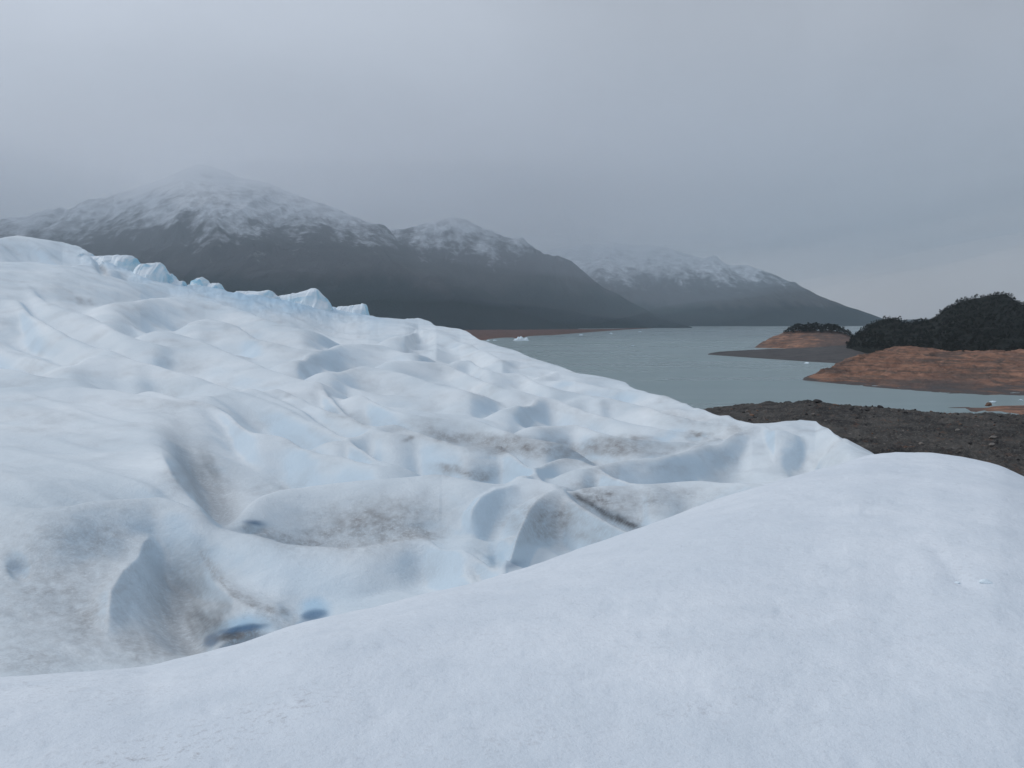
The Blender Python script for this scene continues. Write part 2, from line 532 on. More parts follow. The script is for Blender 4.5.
def layer(pts, m=0.34, r=1.1, mf=0.9, dd=1.0, endk=0.30):
    m *= 1.22; r *= 1.2
    """one wave of ice: rounded crest through surveyed points, face toward the viewer, steep lee side"""
    global ZG
    xs = np.array([p[0] for p in pts], float); ys = np.array([p[1] for p in pts], float)
    c = np.where((us > xs[0] - 90) & (us < xs[-1] + 90))[0]
    u = us[c]
    yc = pchip(xs, ys, np.clip(u, xs[0], xs[-1]))
    ext = np.maximum(xs[0] - u, 0) + np.maximum(u - xs[-1], 0)
    dc = np.exp(surf_logd(u, yc)) * dd
    _, e_ = ray(u, yc)
    zc = CZ + e_ * dc - dc / F * (endk * ext**2 / (ext + 30) + ext**2 / 160)
    zc = zc + dc / F * 0.7 * perlin(u / 34 + ys[0], u * 0 + ys[0], 65)
    s_ = dc[None, :] - D[:, c]; sc = dc[None, :] / 20
    near = m * s_**2 / (np.abs(s_) + r * sc)
    far = mf * s_**2 / (np.abs(s_) + 0.45 * sc)
    zl = zc[None, :] - np.where(s_ > 0, near, far) + DM[:, c] * (1.0 * SMALL[:, c] + 0.30 * (SWELL[:, c] - SWELL[:, c].mean()) * sstep(0.2, 3.0, np.abs(s_) / sc))
    a_ = ZG[:, c]; k = 0.085 * sc
    ZG[:, c] = np.maximum(a_, zl) + np.maximum(k - np.abs(a_ - zl), 0) ** 2 / (4 * k)


ZG = ZG - D / 20 * 0.48 * np.exp(-((V - 493) / 9) ** 2) * sstep(-80, 0, U) * sstep(215, 160, U)
SMALL = fbm(U / 30, W * 22, 3, 67, 0.5)
L = layer
L([(-60, 507), (0, 506), (45, 508), (100, 501), (150, 499), (190, 510), (230, 522), (250, 531), (290, 544), (350, 548), (395, 541), (425, 536), (450, 545), (480, 552), (500, 562)], 0.34, 0.9)
L([(215, 513), (240, 501), (290, 489), (350, 482), (400, 478), (440, 475), (480, 480), (520, 478), (548, 482), (566, 492)], 0.34, 1.2)
L([(506, 556), (511, 538), (518, 520), (528, 503), (545, 492), (562, 489), (578, 497), (594, 506), (615, 519), (642, 532), (662, 541)], 0.36, 0.8, dd=0.965)
L([(558, 491), (600, 487), (640, 485), (700, 481), (760, 483), (792, 489)], 0.34)
L([(528, 474), (540, 464), (560, 459), (580, 460), (600, 467), (622, 478), (648, 487)], 0.36, 0.9)
L([(340, 441), (372, 429), (395, 425), (420, 432), (445, 440), (470, 447), (500, 446), (515, 453), (535, 468), (552, 484)], 0.36, 1.0)
L([(582, 469), (620, 461), (660, 455), (690, 446), (720, 438), (745, 430), (770, 425), (800, 421), (818, 422), (835, 436), (850, 446), (870, 455), (892, 464)], 0.30, 1.1, 0.8)
L([(560, 372), (605, 379), (640, 390.5), (670, 400), (690, 406.5), (712, 415), (735, 421), (752, 424.5), (775, 430)], 0.25, 1.0)
L([(365, 394), (400, 411), (425, 416), (458, 418), (484, 423), (510, 432), (545, 441)], 0.34)
L([(520, 404), (545, 397), (580, 408), (610, 418), (640, 425), (670, 430), (702, 433)], 0.30)
L([(540, 425), (570, 424), (600, 432), (640, 440), (680, 441)], 0.32)
L([(470, 358), (490, 370), (520, 373), (548, 386), (575, 392), (600, 399)], 0.26)
L([(590, 395), (640, 405), (670, 415), (700, 421), (738, 428)], 0.26)
L([(20, 300), (33, 313), (58, 329), (82, 342), (109, 351), (137, 361), (168, 369), (200, 378), (240, 391), (272, 402), (312, 421), (350, 440), (378, 462)], 0.34, 1.0, 0.9)
L([(150, 390), (180, 398), (215, 405), (232, 414), (258, 432), (284, 437), (312, 450), (345, 457), (376, 466)], 0.36, 0.9, 0.9)
L([(255, 388), (300, 408), (330, 427), (360, 446), (388, 464)], 0.36, 0.9, 0.9)
L([(280, 388), (330, 410), (355, 419), (382, 432)], 0.28)
L([(318, 380), (345, 408), (366, 424), (392, 433)], 0.28)
L([(-40, 390), (0, 388), (60, 387), (110, 390), (150, 396), (188, 404)], 0.16, 1.4, 0.6)
L([(-40, 366), (10, 369), (40, 376), (72, 379)], 0.2)
L([(25, 284), (45, 299), (62, 307), (98, 320), (122, 333), (152, 343)], 0.3, 0.9, 0.8)
L([(298, 359), (320, 348), (345, 343), (385, 346), (412, 353)], 0.24)
L([(60, 268), (80, 272), (104, 276), (130, 282), (162, 285)], 0.2)
L([(-20, 262), (30, 262), (60, 266), (90, 263), (105, 269)], 0.2)
L([(120, 301), (160, 297), (200, 300), (240, 309), (270, 320), (302, 329)], 0.2)
L([(210, 318), (240, 326), (265, 340), (302, 349)], 0.22)
L([(405, 335), (420, 329), (440, 334), (470, 345), (502, 359)], 0.2)
L([(330, 372), (360, 366), (400, 372), (440, 384), (470, 392)], 0.24)
L([(400, 360), (440, 362), (470, 374), (505, 388), (540, 396)], 0.24)
L([(160, 330), (200, 340), (240, 356), (280, 372), (310, 382)], 0.2)
L([(70, 365), (90, 356), (112, 354), (135, 360)], 0.2)
ker = np.exp(-0.5 * (np.arange(-9, 10) / 3.2) ** 2); ker /= ker.sum()
OFF = ZG - P0[..., 2]
OS = sum(w_ * np.roll(OFF, k_ - 9, axis=1) for k_, w_ in enumerate(ker))
bw = 0.9 * sstep(8, 26, V - vs_sky[None, :]); bw[:, :10] = 0; bw[:, -10:] = 0
ZG = P0[..., 2] + OFF * (1 - bw) + OS * bw
_, VP = project(XG, YG, ZG)
H = carve(U, VP)
ZG = ZG + H * DM
# beyond the crest the ice falls away to the lake
rr = (np.linspace(0, 1, NB + 1)[1:] ** 1.5)[:, None] * 110.0
xs_, ys_, zs_ = XG[-1], YG[-1], ZG[-1]
q = np.hypot(xs_, ys_)
slope0 = (zs_ - CZ) / q
bx = xs_ + rr * xs_ / q; by = ys_ + rr * ys_ / q
fall = np.where(rr < 30, 0.012 * rr**2, 0.012 * 900 + (rr - 30) * 0.72)
bz = zs_ + np.minimum(slope0, 0.02) * rr - fall * 1.15 + fbm(bx / 9, by / 9, 4, 61) * np.minimum(rr * 0.09, 2.2)
# near rows plunge under the snow mound
XA = np.concatenate([XG, bx]); YA = np.concatenate([YG, by]); ZA = np.concatenate([ZG, bz])

# grime, meltwater blue and black silt, fixed to the surface
pu, pv = project(XA, YA, ZA)
pu = np.where(np.arange(NV + NB)[:, None] < NV, pu, -999)
dirt = np.zeros_like(XA); blue = np.zeros_like(XA); black = np.zeros_like(XA); hole = np.zeros_like(XA)
jx = fbm(pu / 26, pv / 14, 3, 71) * 9; jy = fbm(pu / 26, pv / 14, 3, 72) * 5


slate = np.zeros_like(XA); crease = np.zeros_like(XA)


def blob(arr, cx, cy, rx, ry, amt, ang=0.0, p=2.0, jit=1.0):
    c, s_ = math.cos(math.radians(ang)), math.sin(math.radians(ang))
    a_ = pu + jx * jit - cx; b_ = pv + jy * jit - cy
    x = (a_ * c + b_ * s_) / rx; y = (-a_ * s_ + b_ * c) / ry
    arr[:] = np.maximum(arr, amt * np.exp(-(x * x + y * y) ** (p / 2)))


def stroke(arr, pts, w, amt, fade=0.15, jit=0.35):
    xs = [p[0] for p in pts]; ys = [p[1] for p in pts]
    m = (pu > min(xs) - 40) & (pu < max(xs) + 40) & (pv > min(ys) - 40) & (pv < max(ys) + 40)
    sd, t = seg_dist(pts, (pu + jx * jit)[m], (pv + jy * jit)[m])
    e = sstep(0, fade, t) * sstep(0, fade, 1 - t)
    w = w * 0.7; amt = amt * 0.85
    arr[m] = np.maximum(arr[m], amt * e * np.exp(-(np.abs(sd) / w) ** 1.7))


B = lambda *a, **k: blob(dirt, *a, **k)
def S(p, w, amt, *a, **k):
    stroke(crease, p, w, amt * 0.75, *a, **k)
    stroke(dirt, [(x, y - 3) for x, y in p], w * 3.2 + 2, amt * 0.55, *a, **k)


Sl = lambda *a, **k: blob(slate, *a, **k)
B(60, 590, 95, 75, 0.30); B(90, 540, 70, 26, 0.34); B(85, 620, 22, 40, 0.40); B(30, 660, 60, 16, 0.34)
Sl(185, 598, 42, 46, 0.62, 15, jit=0.6); Sl(204, 620, 24, 22, 1.0, 30, jit=0.7); Sl(222, 606, 12, 22, 0.6, -30, jit=0.7); Sl(228, 604, 20, 16, 0.5, jit=0.6); Sl(150, 640, 55, 26, 0.5); Sl(190, 650, 50, 14, 0.45); B(190, 615, 40, 36, 0.3, 15); B(150, 645, 50, 22, 0.35); Sl(84, 618, 16, 34, 0.35, 10)
Sl(372, 522, 75, 24, 0.30, -6); Sl(562, 522, 48, 26, 0.28); Sl(640, 500, 62, 14, 0.22); Sl(495, 446, 85, 12, 0.32, 5); Sl(622, 448, 48, 9, 0.30); Sl(50, 590, 95, 70, 0.16); Sl(470, 472, 40, 7, 0.25)
S([(195, 545), (214, 574), (234, 596), (256, 608), (296, 616)], 2.2, 0.95, 0.1, 0.1)
S([(252, 610), (275, 620), (300, 628)], 7, 0.45)
S([(228, 522), (250, 532), (290, 543), (345, 548), (390, 541), (425, 537), (455, 545)], 2.4, 0.85, 0.12, 0.15)
S([(180, 508), (230, 525), (270, 542), (310, 556)], 5, 0.35, 0.15, 0.2)
B(372, 524, 62, 22, 0.52, -6); B(330, 533, 40, 12, 0.45); B(412, 532, 30, 9, 0.55)
Sl(210, 470, 8, 30, 0.62, -24, jit=0.9); Sl(196, 474, 13, 46, 0.5, -34, jit=0.8); Sl(185, 450, 16, 34, 0.22, -20, jit=0.8); B(212, 495, 14, 40, 0.35, -38); S([(166, 462), (178, 482), (210, 505), (240, 522)], 7, 0.5)
B(455, 437, 40, 7, 0.55, 8); B(515, 446, 52, 10, 0.62, 6); B(612, 447, 45, 9, 0.6, -3); B(570, 450, 40, 10, 0.45)
B(452, 470, 18, 6, 0.55, 8); B(470, 474, 30, 4, 0.5); B(413, 440, 5, 4, 0.6); B(402, 430, 30, 10, 0.2)
B(550, 520, 46, 22, 0.48, -6); B(530, 515, 18, 16, 0.3); B(590, 535, 40, 12, 0.3)
B(640, 500, 60, 14, 0.34); B(600, 497, 30, 9, 0.6, 25); B(680, 495, 60, 12, 0.22)
S([(566, 489), (582, 499), (604, 512), (630, 525), (650, 532)], 6, 0.9, 0.15, 0.2)
stroke(black, [(570, 491), (585, 501), (606, 514), (632, 526), (644, 531)], 4.0, 1.0, 0.15, 0.2)
blob(black, 618, 517, 10, 4, 0.8, 30); blob(black, 590, 500, 8, 3, 0.5, 30)
B(582, 462, 30, 6, 0.3); S([(585, 466), (600, 472), (620, 480)], 5, 0.5); S([(600, 463), (640, 458), (690, 448), (730, 437), (770, 428)], 2.0, 0.55)
B(701, 434, 13, 4, 0.8, -4); B(730, 430, 26, 9, 0.32); B(690, 420, 50, 9, 0.28, 12); B(662, 398, 8, 5, 0.35)
B(726, 462, 14, 16, 0.25); B(810, 465, 40, 18, 0.16); B(660, 470, 40, 8, 0.2)
S([(320, 412), (345, 418), (362, 424), (375, 428)], 3, 0.5); B(292, 396, 10, 4, 0.35); S([(312, 385), (325, 394), (335, 402)], 2.5, 0.35)
B(84, 301, 9, 2.5, 0.45); S([(178, 364), (200, 374)], 2.5, 0.4); B(104, 270, 3, 6, 0.7, -30, jit=0.2)
for (x, y) in [(60, 292), (130, 310), (240, 333), (270, 345), (310, 362), (350, 372), (372, 388), (440, 372), (400, 392), (480, 395), (535, 408), (565, 412), (590, 425), (330, 440), (360, 455), (300, 446)]:
    S([(x - 26, y - 8), (x, y), (x + 26, y + 10)], 3.2, 0.30, 0.3, 0.6)
gen = np.clip(fbm(XA / 3.2, YA / 3.2, 4, 81) * 0.9, 0, 1) * 0.22
dirt = np.maximum(dirt, np.where(pu > -900, gen, 0.1))
brk = np.clip(0.72 + 0.42 * fbm(pu / 13, pv / 7, 4, 77, 0.6), 0.2, 1.1)
slate *= np.clip(0.8 + 0.35 * fbm((pu - pv * 0.5) / 9, (pv + pu * 0.3) / 30, 3, 78, 0.6), 0.3, 1.2)
crease *= np.clip(0.75 + 0.5 * fbm(pu / 12, pv / 12, 3, 79), 0.3, 1)
dirt = np.clip(np.maximum(np.maximum(dirt * brk * 1.15, crease), np.clip(-np.concatenate([H, np.zeros((NB, NU))]) / 26.0, 0, 1) * 0.35), 0, 1)
Bl = lambda *a, **k: blob(blue, *a, **k)
Bl(238, 628, 36, 12, 0.8, -10, 3, 0.3); Bl(314, 608, 18, 14, 0.7, -8, 3, 0.3); Bl(17, 566, 8, 12, 0.4, -20, jit=0.3)
Ho = lambda *a, **k: blob(hole, *a, **k)
Ho(240, 630, 27, 4.5, 0.95, -10, 6, 0.15); Ho(212, 640, 9, 6, 0.9, -35, 6, 0.15); Ho(314, 615, 14, 6, 0.8, -8, 5, 0.15); Ho(254, 523, 10, 2.6, 0.8, 4, 3, 0.2); Ho(17, 567, 5, 9, 0.45, -25, 3, 0.2); Ho(513, 565, 10, 4, 0.55, -10, 2, 0.2)
Bl(500, 508, 26, 20, 0.28, -40); Bl(430, 565, 40, 20, 0.25, -30); Bl(300, 575, 90, 30, 0.22, 20); Bl(497, 555, 10, 10, 0.5)
Bl(270, 299, 110, 12, 0.75, 8); Bl(140, 270, 60, 10, 0.65, 14); Bl(360, 312, 30, 8, 0.6, 5); Bl(60, 255, 80, 14, 0.18, 5); Bl(662, 437, 18, 5, 0.4, -12)
blob(black, 228, 637, 13, 3.5, 0.85, -16, 3, 0.2); B(240, 639, 26, 5, 0.7, -14)
blob(black, 206, 624, 12, 16, 0.35, -20)

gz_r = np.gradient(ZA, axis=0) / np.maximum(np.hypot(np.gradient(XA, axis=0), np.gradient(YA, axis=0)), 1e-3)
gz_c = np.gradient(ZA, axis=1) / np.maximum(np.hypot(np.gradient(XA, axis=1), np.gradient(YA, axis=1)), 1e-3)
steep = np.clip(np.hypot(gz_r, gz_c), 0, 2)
blue = np.maximum(blue, 0.34 * sstep(0.28, 0.8, steep))          # bluer bare ice on steep walls, tint added to deepen their shading
faces = grid_faces(NV + NB, NU)
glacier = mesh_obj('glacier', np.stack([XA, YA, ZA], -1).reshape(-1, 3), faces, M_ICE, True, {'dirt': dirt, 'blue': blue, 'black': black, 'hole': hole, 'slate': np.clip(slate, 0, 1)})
tag(glacier, 'hummocky white glacier ice with grey grime in its hollows, sloping down to the lake', 'glacier', kind='structure')

# ------------------------------------------------------------------ snow mound underfoot
CREST = [(-420, 742), (-250, 715), (-120, 694), (0, 678), (60, 673), (100, 670), (130, 668), (165, 660), (200, 651), (250, 638), (300, 623), (350, 612), (400, 600), (450, 587),
         (500, 574), (550, 559), (600, 543), (650, 526), (700, 508), (750, 491), (800, 476), (840, 465), (870, 457), (900, 453.5), (930, 453.5), (960, 456), (985, 460),
         (1005, 465), (1024, 473), (1060, 491), (1120, 530), (1250, 590), (1500, 660), (2600, 760)]
CDIST = [(-420, 3.6), (0, 4.3), (300, 5.6), (500, 7.0), (700, 9.2), (850, 12.2), (905, 13.2), (960, 12.8), (1024, 11.6), (1120, 9.5), (1300, 7), (2600, 4)]
NTH, NR = 1500, 330
th = np.concatenate([np.linspace(-math.radians(50), math.radians(50), NTH), np.linspace(math.radians(50), math.radians(310), 121)[1:-1]])
au = np.clip(512 + F * np.tan(np.clip(np.where(th > math.pi, th - 2 * math.pi, th), -1.2, 1.2)), -420, 2600)
back = np.abs(np.where(th > math.pi, th - 2 * math.pi, th)) > math.radians(50)
au = np.where(back, np.where(np.where(th > math.pi, th - 2 * math.pi, th) < 0, -420, 2600), au)
cv = pchip([c[0] for c in CREST], [c[1] for c in CREST], au)
dc = pchip([c[0] for c in CDIST], [c[1] for c in CDIST], au)
_, ce = ray(au, cv)
cosq = np.maximum(np.cos(th), 0.25)
rad = np.concatenate([np.linspace(0.02, 0.8, 12), np.exp(np.linspace(math.log(0.85), math.log(13.5), NR - 70)), np.exp(np.linspace(math.log(13.6), math.log(34), 58))])
NR = len(rad)
RAD = np.repeat(rad[:, None], len(th), 1)
dY = RAD * cosq                                     # forward distance
zc = ce * dc; slope = ce
d0 = 2.4; z0 = -1.60
# quadratic through the ground at the feet, tangent to the sight line at the crest
aa = (z0 - zc - slope * (d0 - dc)) / (d0 - dc) ** 2
zq = zc + slope * (dY - dc) + aa * (dY - dc) ** 2
zq = np.where(dY < d0, z0 + (slope + 2 * aa * (d0 - dc)) * np.maximum(dY - d0, -1.2), zq)
ex = dY - dc
behind = zc + slope * ex - 0.055 * ex**2 - np.where(ex > 3, 0.10 * (ex - 3) ** 2, 0) * 0
behind = np.where(ex > 5, zc + slope * 5 - 0.055 * 25 - 0.85 * (ex - 5), behind)
zm = np.where(ex > 0, behind, zq)
zm = np.where(back[None, :], -1.6 - 0.004 * RAD**2, zm)
bl_ = sstep(math.radians(50), math.radians(36), np.abs(np.where(th > math.pi, th - 2 * math.pi, th)))[None, :]
zm = zm * bl_ + (-1.62 - 0.006 * RAD**2 - 0.0 * RAD) * (1 - bl_)
zm = np.where(RAD < 0.8, -1.6 + (zm + 1.6) * (RAD / 0.8) ** 2, zm)
XM = RAD * np.sin(th); YM = RAD * np.cos(th)
zm = zm + fbm(XM / 2.6, YM / 2.6, 3, 91) * 0.022 * np.minimum(RAD / 3, 1.5) + fbm(XM / 0.7, YM / 0.5, 4, 93) * 0.011 + np.clip(fbm(XM / 0.22, YM / 0.2, 3, 94) - 0.35, 0, 1) * -0.012
zm = zm + fbm(XM / 0.16, YM / 0.16, 2, 95) * 0.0022
ZM = CZ + zm
# trodden spot and wind crust low on the right
mu, mv = project(XM, np.maximum(YM, 0.3), ZM)
vis = (YM > 0.5)


def mg(cx, cy, rx, ry, ang=0.0):
    c, s_ = math.cos(math.radians(ang)), math.sin(math.radians(ang))
    x = ((mu - cx) * c + (mv - cy) * s_) / rx; y = (-(mu - cx) * s_ + (mv - cy) * c) / ry
    return np.where(vis, np.exp(-np.clip(x * x + y * y, 0, 60)), 0)


ZM -= 0.022 * mg(962, 580, 16, 6, 24) + 0.016 * mg(945, 560, 20, 8, 40)
mdirt = 0.75 * mg(205, 745, 80, 20, -20) + 0.5 * mg(130, 755, 100, 14, -8) + 0.35 * mg(290, 705, 60, 14, -24) + 0.5 * mg(500, 745, 90, 8, -10) + 0.4 * mg(690, 710, 60, 6, -8)
mdirt += 0.4 * mg(60, 690, 80, 10, 4) + 0.35 * mg(950, 562, 24, 9, 40) + 0.12
mdirt = np.clip(mdirt * (0.6 + 0.8 * np.clip(fbm(XM / 0.5, YM / 0.5, 3, 99) + 0.5, 0, 1)), 0, 1)
mound = mesh_obj('snow_mound', np.stack([XM, YM, ZM], -1).reshape(-1, 3), grid_faces(NR, len(th), True), M_SNOW, True, {'dirt': mdirt})
tag(mound, 'smooth mound of old snow underfoot, rising to a rounded crest', 'snow', kind='structure')


# ------------------------------------------------------------------ surveyed land further off
def land(name, cols, mat, nu, nv, rough, skirt=60.0, sink=1.5, seed=1, attrs=None, smooth=True, bot=-2.0):
    """a stretch of land: each column runs from its near foot to its crest, then falls away behind"""
    ks = sorted(cols); us_ = np.linspace(ks[0], ks[-1], nu)
    T = np.linspace(0, 1, nv)
    tab = []
    for k in ks:
        py = [p for p, _ in cols[k]]; dd = [d for _, d in cols[k]]
        tt_ = np.linspace(0, 1, len(py))
        tab.append((np.interp(T, tt_, py), np.interp(T, tt_, np.log(dd))))
    pyt = np.array([a for a, _ in tab]); dt = np.array([b for _, b in tab])
    py = np.stack([pchip(ks, pyt[:, i], us_) if len(ks) > 2 else np.interp(us_, ks, pyt[:, i]) for i in range(nv)])
    dd = np.exp(np.stack([np.interp(us_, ks, dt[:, i]) for i in range(nv)]))
    p = pt(np.repeat(us_[None], nv, 0), py, dd)
    x, y, z = p[..., 0], p[..., 1], p[..., 2]
    nb = 24
    r = (np.linspace(0, 1, nb + 1)[1:] ** 1.3)[:, None] * skirt
    qx = np.hypot(x[-1], y[-1])
    x2 = x[-1] + r * x[-1] / qx; y2 = y[-1] + r * y[-1] / qx
    z2 = z[-1] * (1 - sstep(0, skirt, r)) + bot * sstep(0, skirt, r)
    x = np.concatenate([x, x2]); y = np.concatenate([y, y2]); z = np.concatenate([z, z2])
    # skirt under water at the near foot and at both ends
    k0 = np.concatenate([x[:1] * 0.985, x]); y0 = np.concatenate([y[:1] * 0.985, y]); z0_ = np.concatenate([np.minimum(z[:1], 0) + bot, z])
    x, y, z = k0, y0, z0_
    hgt = np.clip(z, 0, 1e9)
    z = z + rough(x, y, hgt)
    o = mesh_obj(name, np.stack([x, y, z], -1).reshape(-1, 3), grid_faces(x.shape[0], nu), mat, smooth,
                 attrs(x, y, z) if attrs else None)
    return o, x, y, z


# mountains: dark wooded foot, bare rock, snow above
def mountain(name, cols, nu, nv, seed, label, snow_lo, snow_hi, scale, gully):
    def rough(x, y, h):
        k = sstep(20, 250, h)
        wx = x + fbm(x / 900, y / 900, 2, seed + 5) * 260
        g = ridged(wx / 520, y / 1500, 4, seed, 0.5)
        return k * (g * gully + fbm(x / 160, y / 160, 4, seed + 3) * gully * 0.22) * np.clip(h / 500, 0.15, 1.0) * (0.35 + 0.65 * sstep(950, 560, h)) - k * gully * 0.35

    def attrs(x, y, z):
        u_, v_ = project(x, y, z)
        n = fbm(x / 300, y / 500, 4, seed + 9) * 110 + ridged(x / 130, y / 900, 3, seed + 11) * 46
        sn = 0.16 + 0.50 * sstep(snow_lo - 60, snow_hi, z + n * 0.8) + 0.10 * sstep(snow_hi, snow_hi + 250, z)
        sn = np.where(z + n * 0.8 < snow_lo - 110, 0.0, sn) * sstep(snow_lo - 190, snow_lo - 20, z + n * 0.8)
        wd = 1 - sstep(snow_lo * 0.45, snow_lo * 0.8, z + n * 0.6)
        return {'snow': sn, 'wood': wd, 'beach': np.zeros_like(z)}
    o, x, y, z = land(name, cols, M_MOUNT, nu, nv, rough, skirt=1500, seed=seed, attrs=attrs, bot=-5)
    tag(o, label, 'mountain', kind='structure')
    return o


def mcols(crest, foot_d, crest_d, mid):
    """columns of a mountain from its crest line"""
    c = {}
    for px, py in crest:
        fd = lerp_list(foot_d, px); cd = lerp_list(crest_d, px)
        fy = 320 + CZ * F / fd
        md = fd + (cd - fd) * 0.5
        c[px] = [(fy, fd), (fy + (py - fy) * mid * 0.45, fd + (cd - fd) * 0.28), (fy + (py - fy) * mid, md), (fy + (py - fy) * (mid * 0.4 + 0.6), fd + (cd - fd) * 0.78), (py, cd)]
    return c


mountain('mountain', mcols([(-700, 205), (-400, 200), (-200, 215), (-60, 226), (0, 224), (50, 213), (100, 199), (150, 182), (185, 170), (205, 165), (225, 170), (270, 185), (330, 206), (380, 232), (420, 254), (470, 284), (520, 309), (560, 324), (580, 329)],
                           [(-700, 3400), (200, 3500), (450, 3700), (580, 4600)], [(-700, 6000), (205, 5700), (400, 5600), (580, 5000)], 0.44), 620, 200, 3,
         'snow-capped peak behind the glacier, tallest of the range', 470, 800, 1.0, 44)
mountain('mountain', mcols([(280, 262), (330, 248), (380, 234), (410, 229), (440, 223), (460, 223), (480, 229), (500, 235), (530, 247), (560, 260), (600, 284), (640, 306), (670, 321), (692, 327.4)],
                           [(280, 4300), (690, 5400)], [(280, 6100), (560, 6000), (692, 5700)], 0.46), 460, 180, 23,
         'middle mountain with patchy snow, half hidden in low cloud', 450, 760, 1.0, 40)
mountain('mountain', mcols([(480, 268), (540, 254), (580, 246), (610, 243), (650, 246), (700, 256), (740, 266), (780, 280), (820, 295), (850, 306), (870, 313.5), (890, 321), (905, 325.6)],
                           [(480, 6700), (905, 7200)], [(480, 9200), (780, 8800), (905, 7700)], 0.46), 460, 160, 43,
         'farthest mountain across the lake, long ridge streaked with snow', 340, 640, 1.0, 36)
mountain('hill', mcols([(860, 323), (920, 319), (1000, 317), (1100, 312), (1250, 308), (1500, 312)], [(860, 9500), (1500, 9500)], [(860, 11500), (1500, 11500)], 0.5), 160, 40, 63,
         'low far hills on the horizon behind the wooded headland', 600, 900, 1.0, 20)

# red shore at the mountain's foot
fs, *_ = land('shore', {400: [(346, 1660), (337, 2500), (332, 3400), (330.4, 3650)], 470: [(341, 2050), (336, 2600), (331.5, 3500), (330.2, 3750)], 520: [(338, 2390), (334.5, 2900), (331, 3600), (330, 3900)],
                        560: [(334.5, 2966), (332.6, 3300), (330.4, 3800), (329.6, 4050)], 600: [(331.4, 3772), (330.6, 4000), (329.8, 4200), (329.2, 4400)], 652: [(328.2, 5244), (328.0, 5300), (327.8, 5400), (327.7, 5500)]},
              mat_gravel('red_shore_rock', (0.115, 0.058, 0.046), (0.20, 0.105, 0.08), (0.10, 0.07, 0.06), (0.05, 0.04, 0.038)), 300, 40, lambda x, y, h: sstep(0.5, 4, h) * fbm(x / 60, y / 60, 4, 7) * 2.2, skirt=500, bot=-3)
tag(fs, 'low reddish shore at the foot of the mountains', 'shore', kind='structure')

# bare red headland on the right
def red_rough(x, y, h):
    k = sstep(0.3, 5, h)
    return sstep(-0.2, 1.2, h) * sstep(9, 3, h) * fbm(x / 17, y / 17, 4, 109, 0.6) * 1.3 + k * (ridged(x / 60 + y / 130, y / 38, 4, 101, 0.55) * 2.8 + fbm(x / 13, y / 9, 4, 103, 0.6) * 1.3 + 1.6 * np.abs(((h + fbm(x / 40, y / 40, 3, 105) * 3) / 3.2) % 1.0 - 0.5))


def red_attr(x, y, z):
    u_, v_ = project(x, y, z)
    low = 1 - sstep(0.2, 1.6, z + fbm(x / 20, y / 20, 3, 107) * 1.6)
    low = np.maximum(low, 0.75 * np.exp(-((u_ - 935) / 50) ** 2 - ((v_ - 384) / 6) ** 2))
    return {'grit': low * 0.9}


red, RX, RY, RZ = land('headland', {803: [(380.3, 713), (380, 716), (379.8, 719), (379.6, 722)], 815: [(381.5, 700), (378.5, 712), (376.6, 722), (376, 730)], 832: [(383.3, 680), (376.5, 715), (373, 740), (371, 752)],
    850: [(385, 662), (376, 715), (368, 765), (362, 800)], 865: [(386.8, 645), (374, 720), (364, 800), (358, 850)], 885: [(388.6, 628), (372, 735), (360, 840), (353, 915)],
    915: [(391.6, 602), (372, 735), (358, 850), (350, 930)], 950: [(394.6, 577), (376, 710), (364, 820), (355, 930)], 985: [(396.8, 561), (380, 680), (366, 800), (355, 920)],
    1024: [(398.6, 548), (382, 670), (367, 790), (355, 910)], 1080: [(400, 538), (384, 650), (369, 780), (357, 900)], 1300: [(404, 512), (388, 620), (372, 740), (360, 880)]},
    M_RED, 420, 170, red_rough, skirt=120, seed=5, attrs=red_attr)
tag(red, 'bare reddish rock headland sloping into the lake below the wooded hill', 'headland', kind='structure')

# wooded hill behind it
hillo, HX, HY, HZ = land('hill', {845: [(350, 1270), (350, 1280), (350, 1290)], 849: [(348.5, 1265), (345.5, 1285), (343.5, 1295)], 854: [(348, 1210), (342, 1265), (338, 1292)], 861: [(348, 1165), (338, 1235), (331.5, 1288)], 869: [(349, 1130), (338, 1200), (326, 1270)], 880: [(350, 1060), (338, 1150), (321, 1270)],
    893: [(353, 1000), (339, 1120), (319.5, 1260)], 906: [(354, 960), (340, 1090), (322.5, 1250)], 920: [(355, 945), (340, 1080), (322, 1250)], 933: [(356, 935), (338, 1070), (319, 1245)],
    945: [(357, 930), (334, 1060), (309, 1235)], 960: [(357, 925), (330, 1060), (302.5, 1230)], 975: [(357.5, 920), (328, 1060), (298.5, 1230)], 990: [(357.5, 915), (325, 1055), (295, 1225)],
    1004: [(357.5, 912), (325, 1050), (294, 1220)], 1014: [(358, 910), (328, 1045), (299, 1215)], 1026: [(358, 908), (331, 1040), (306, 1210)], 1060: [(358, 905), (340, 1030), (318, 1200)],
    1140: [(359, 900), (342, 1030), (318, 1200)], 1300: [(361, 880), (345, 1020), (322, 1200)]},
    M_SOIL, 260, 70, lambda x, y, h: sstep(2, 10, h) * fbm(x / 30, y / 30, 3, 111) * 2.0, skirt=260, seed=6)
tag(hillo, 'dark hill covered in evergreen forest above the red headland', 'hill', kind='structure')

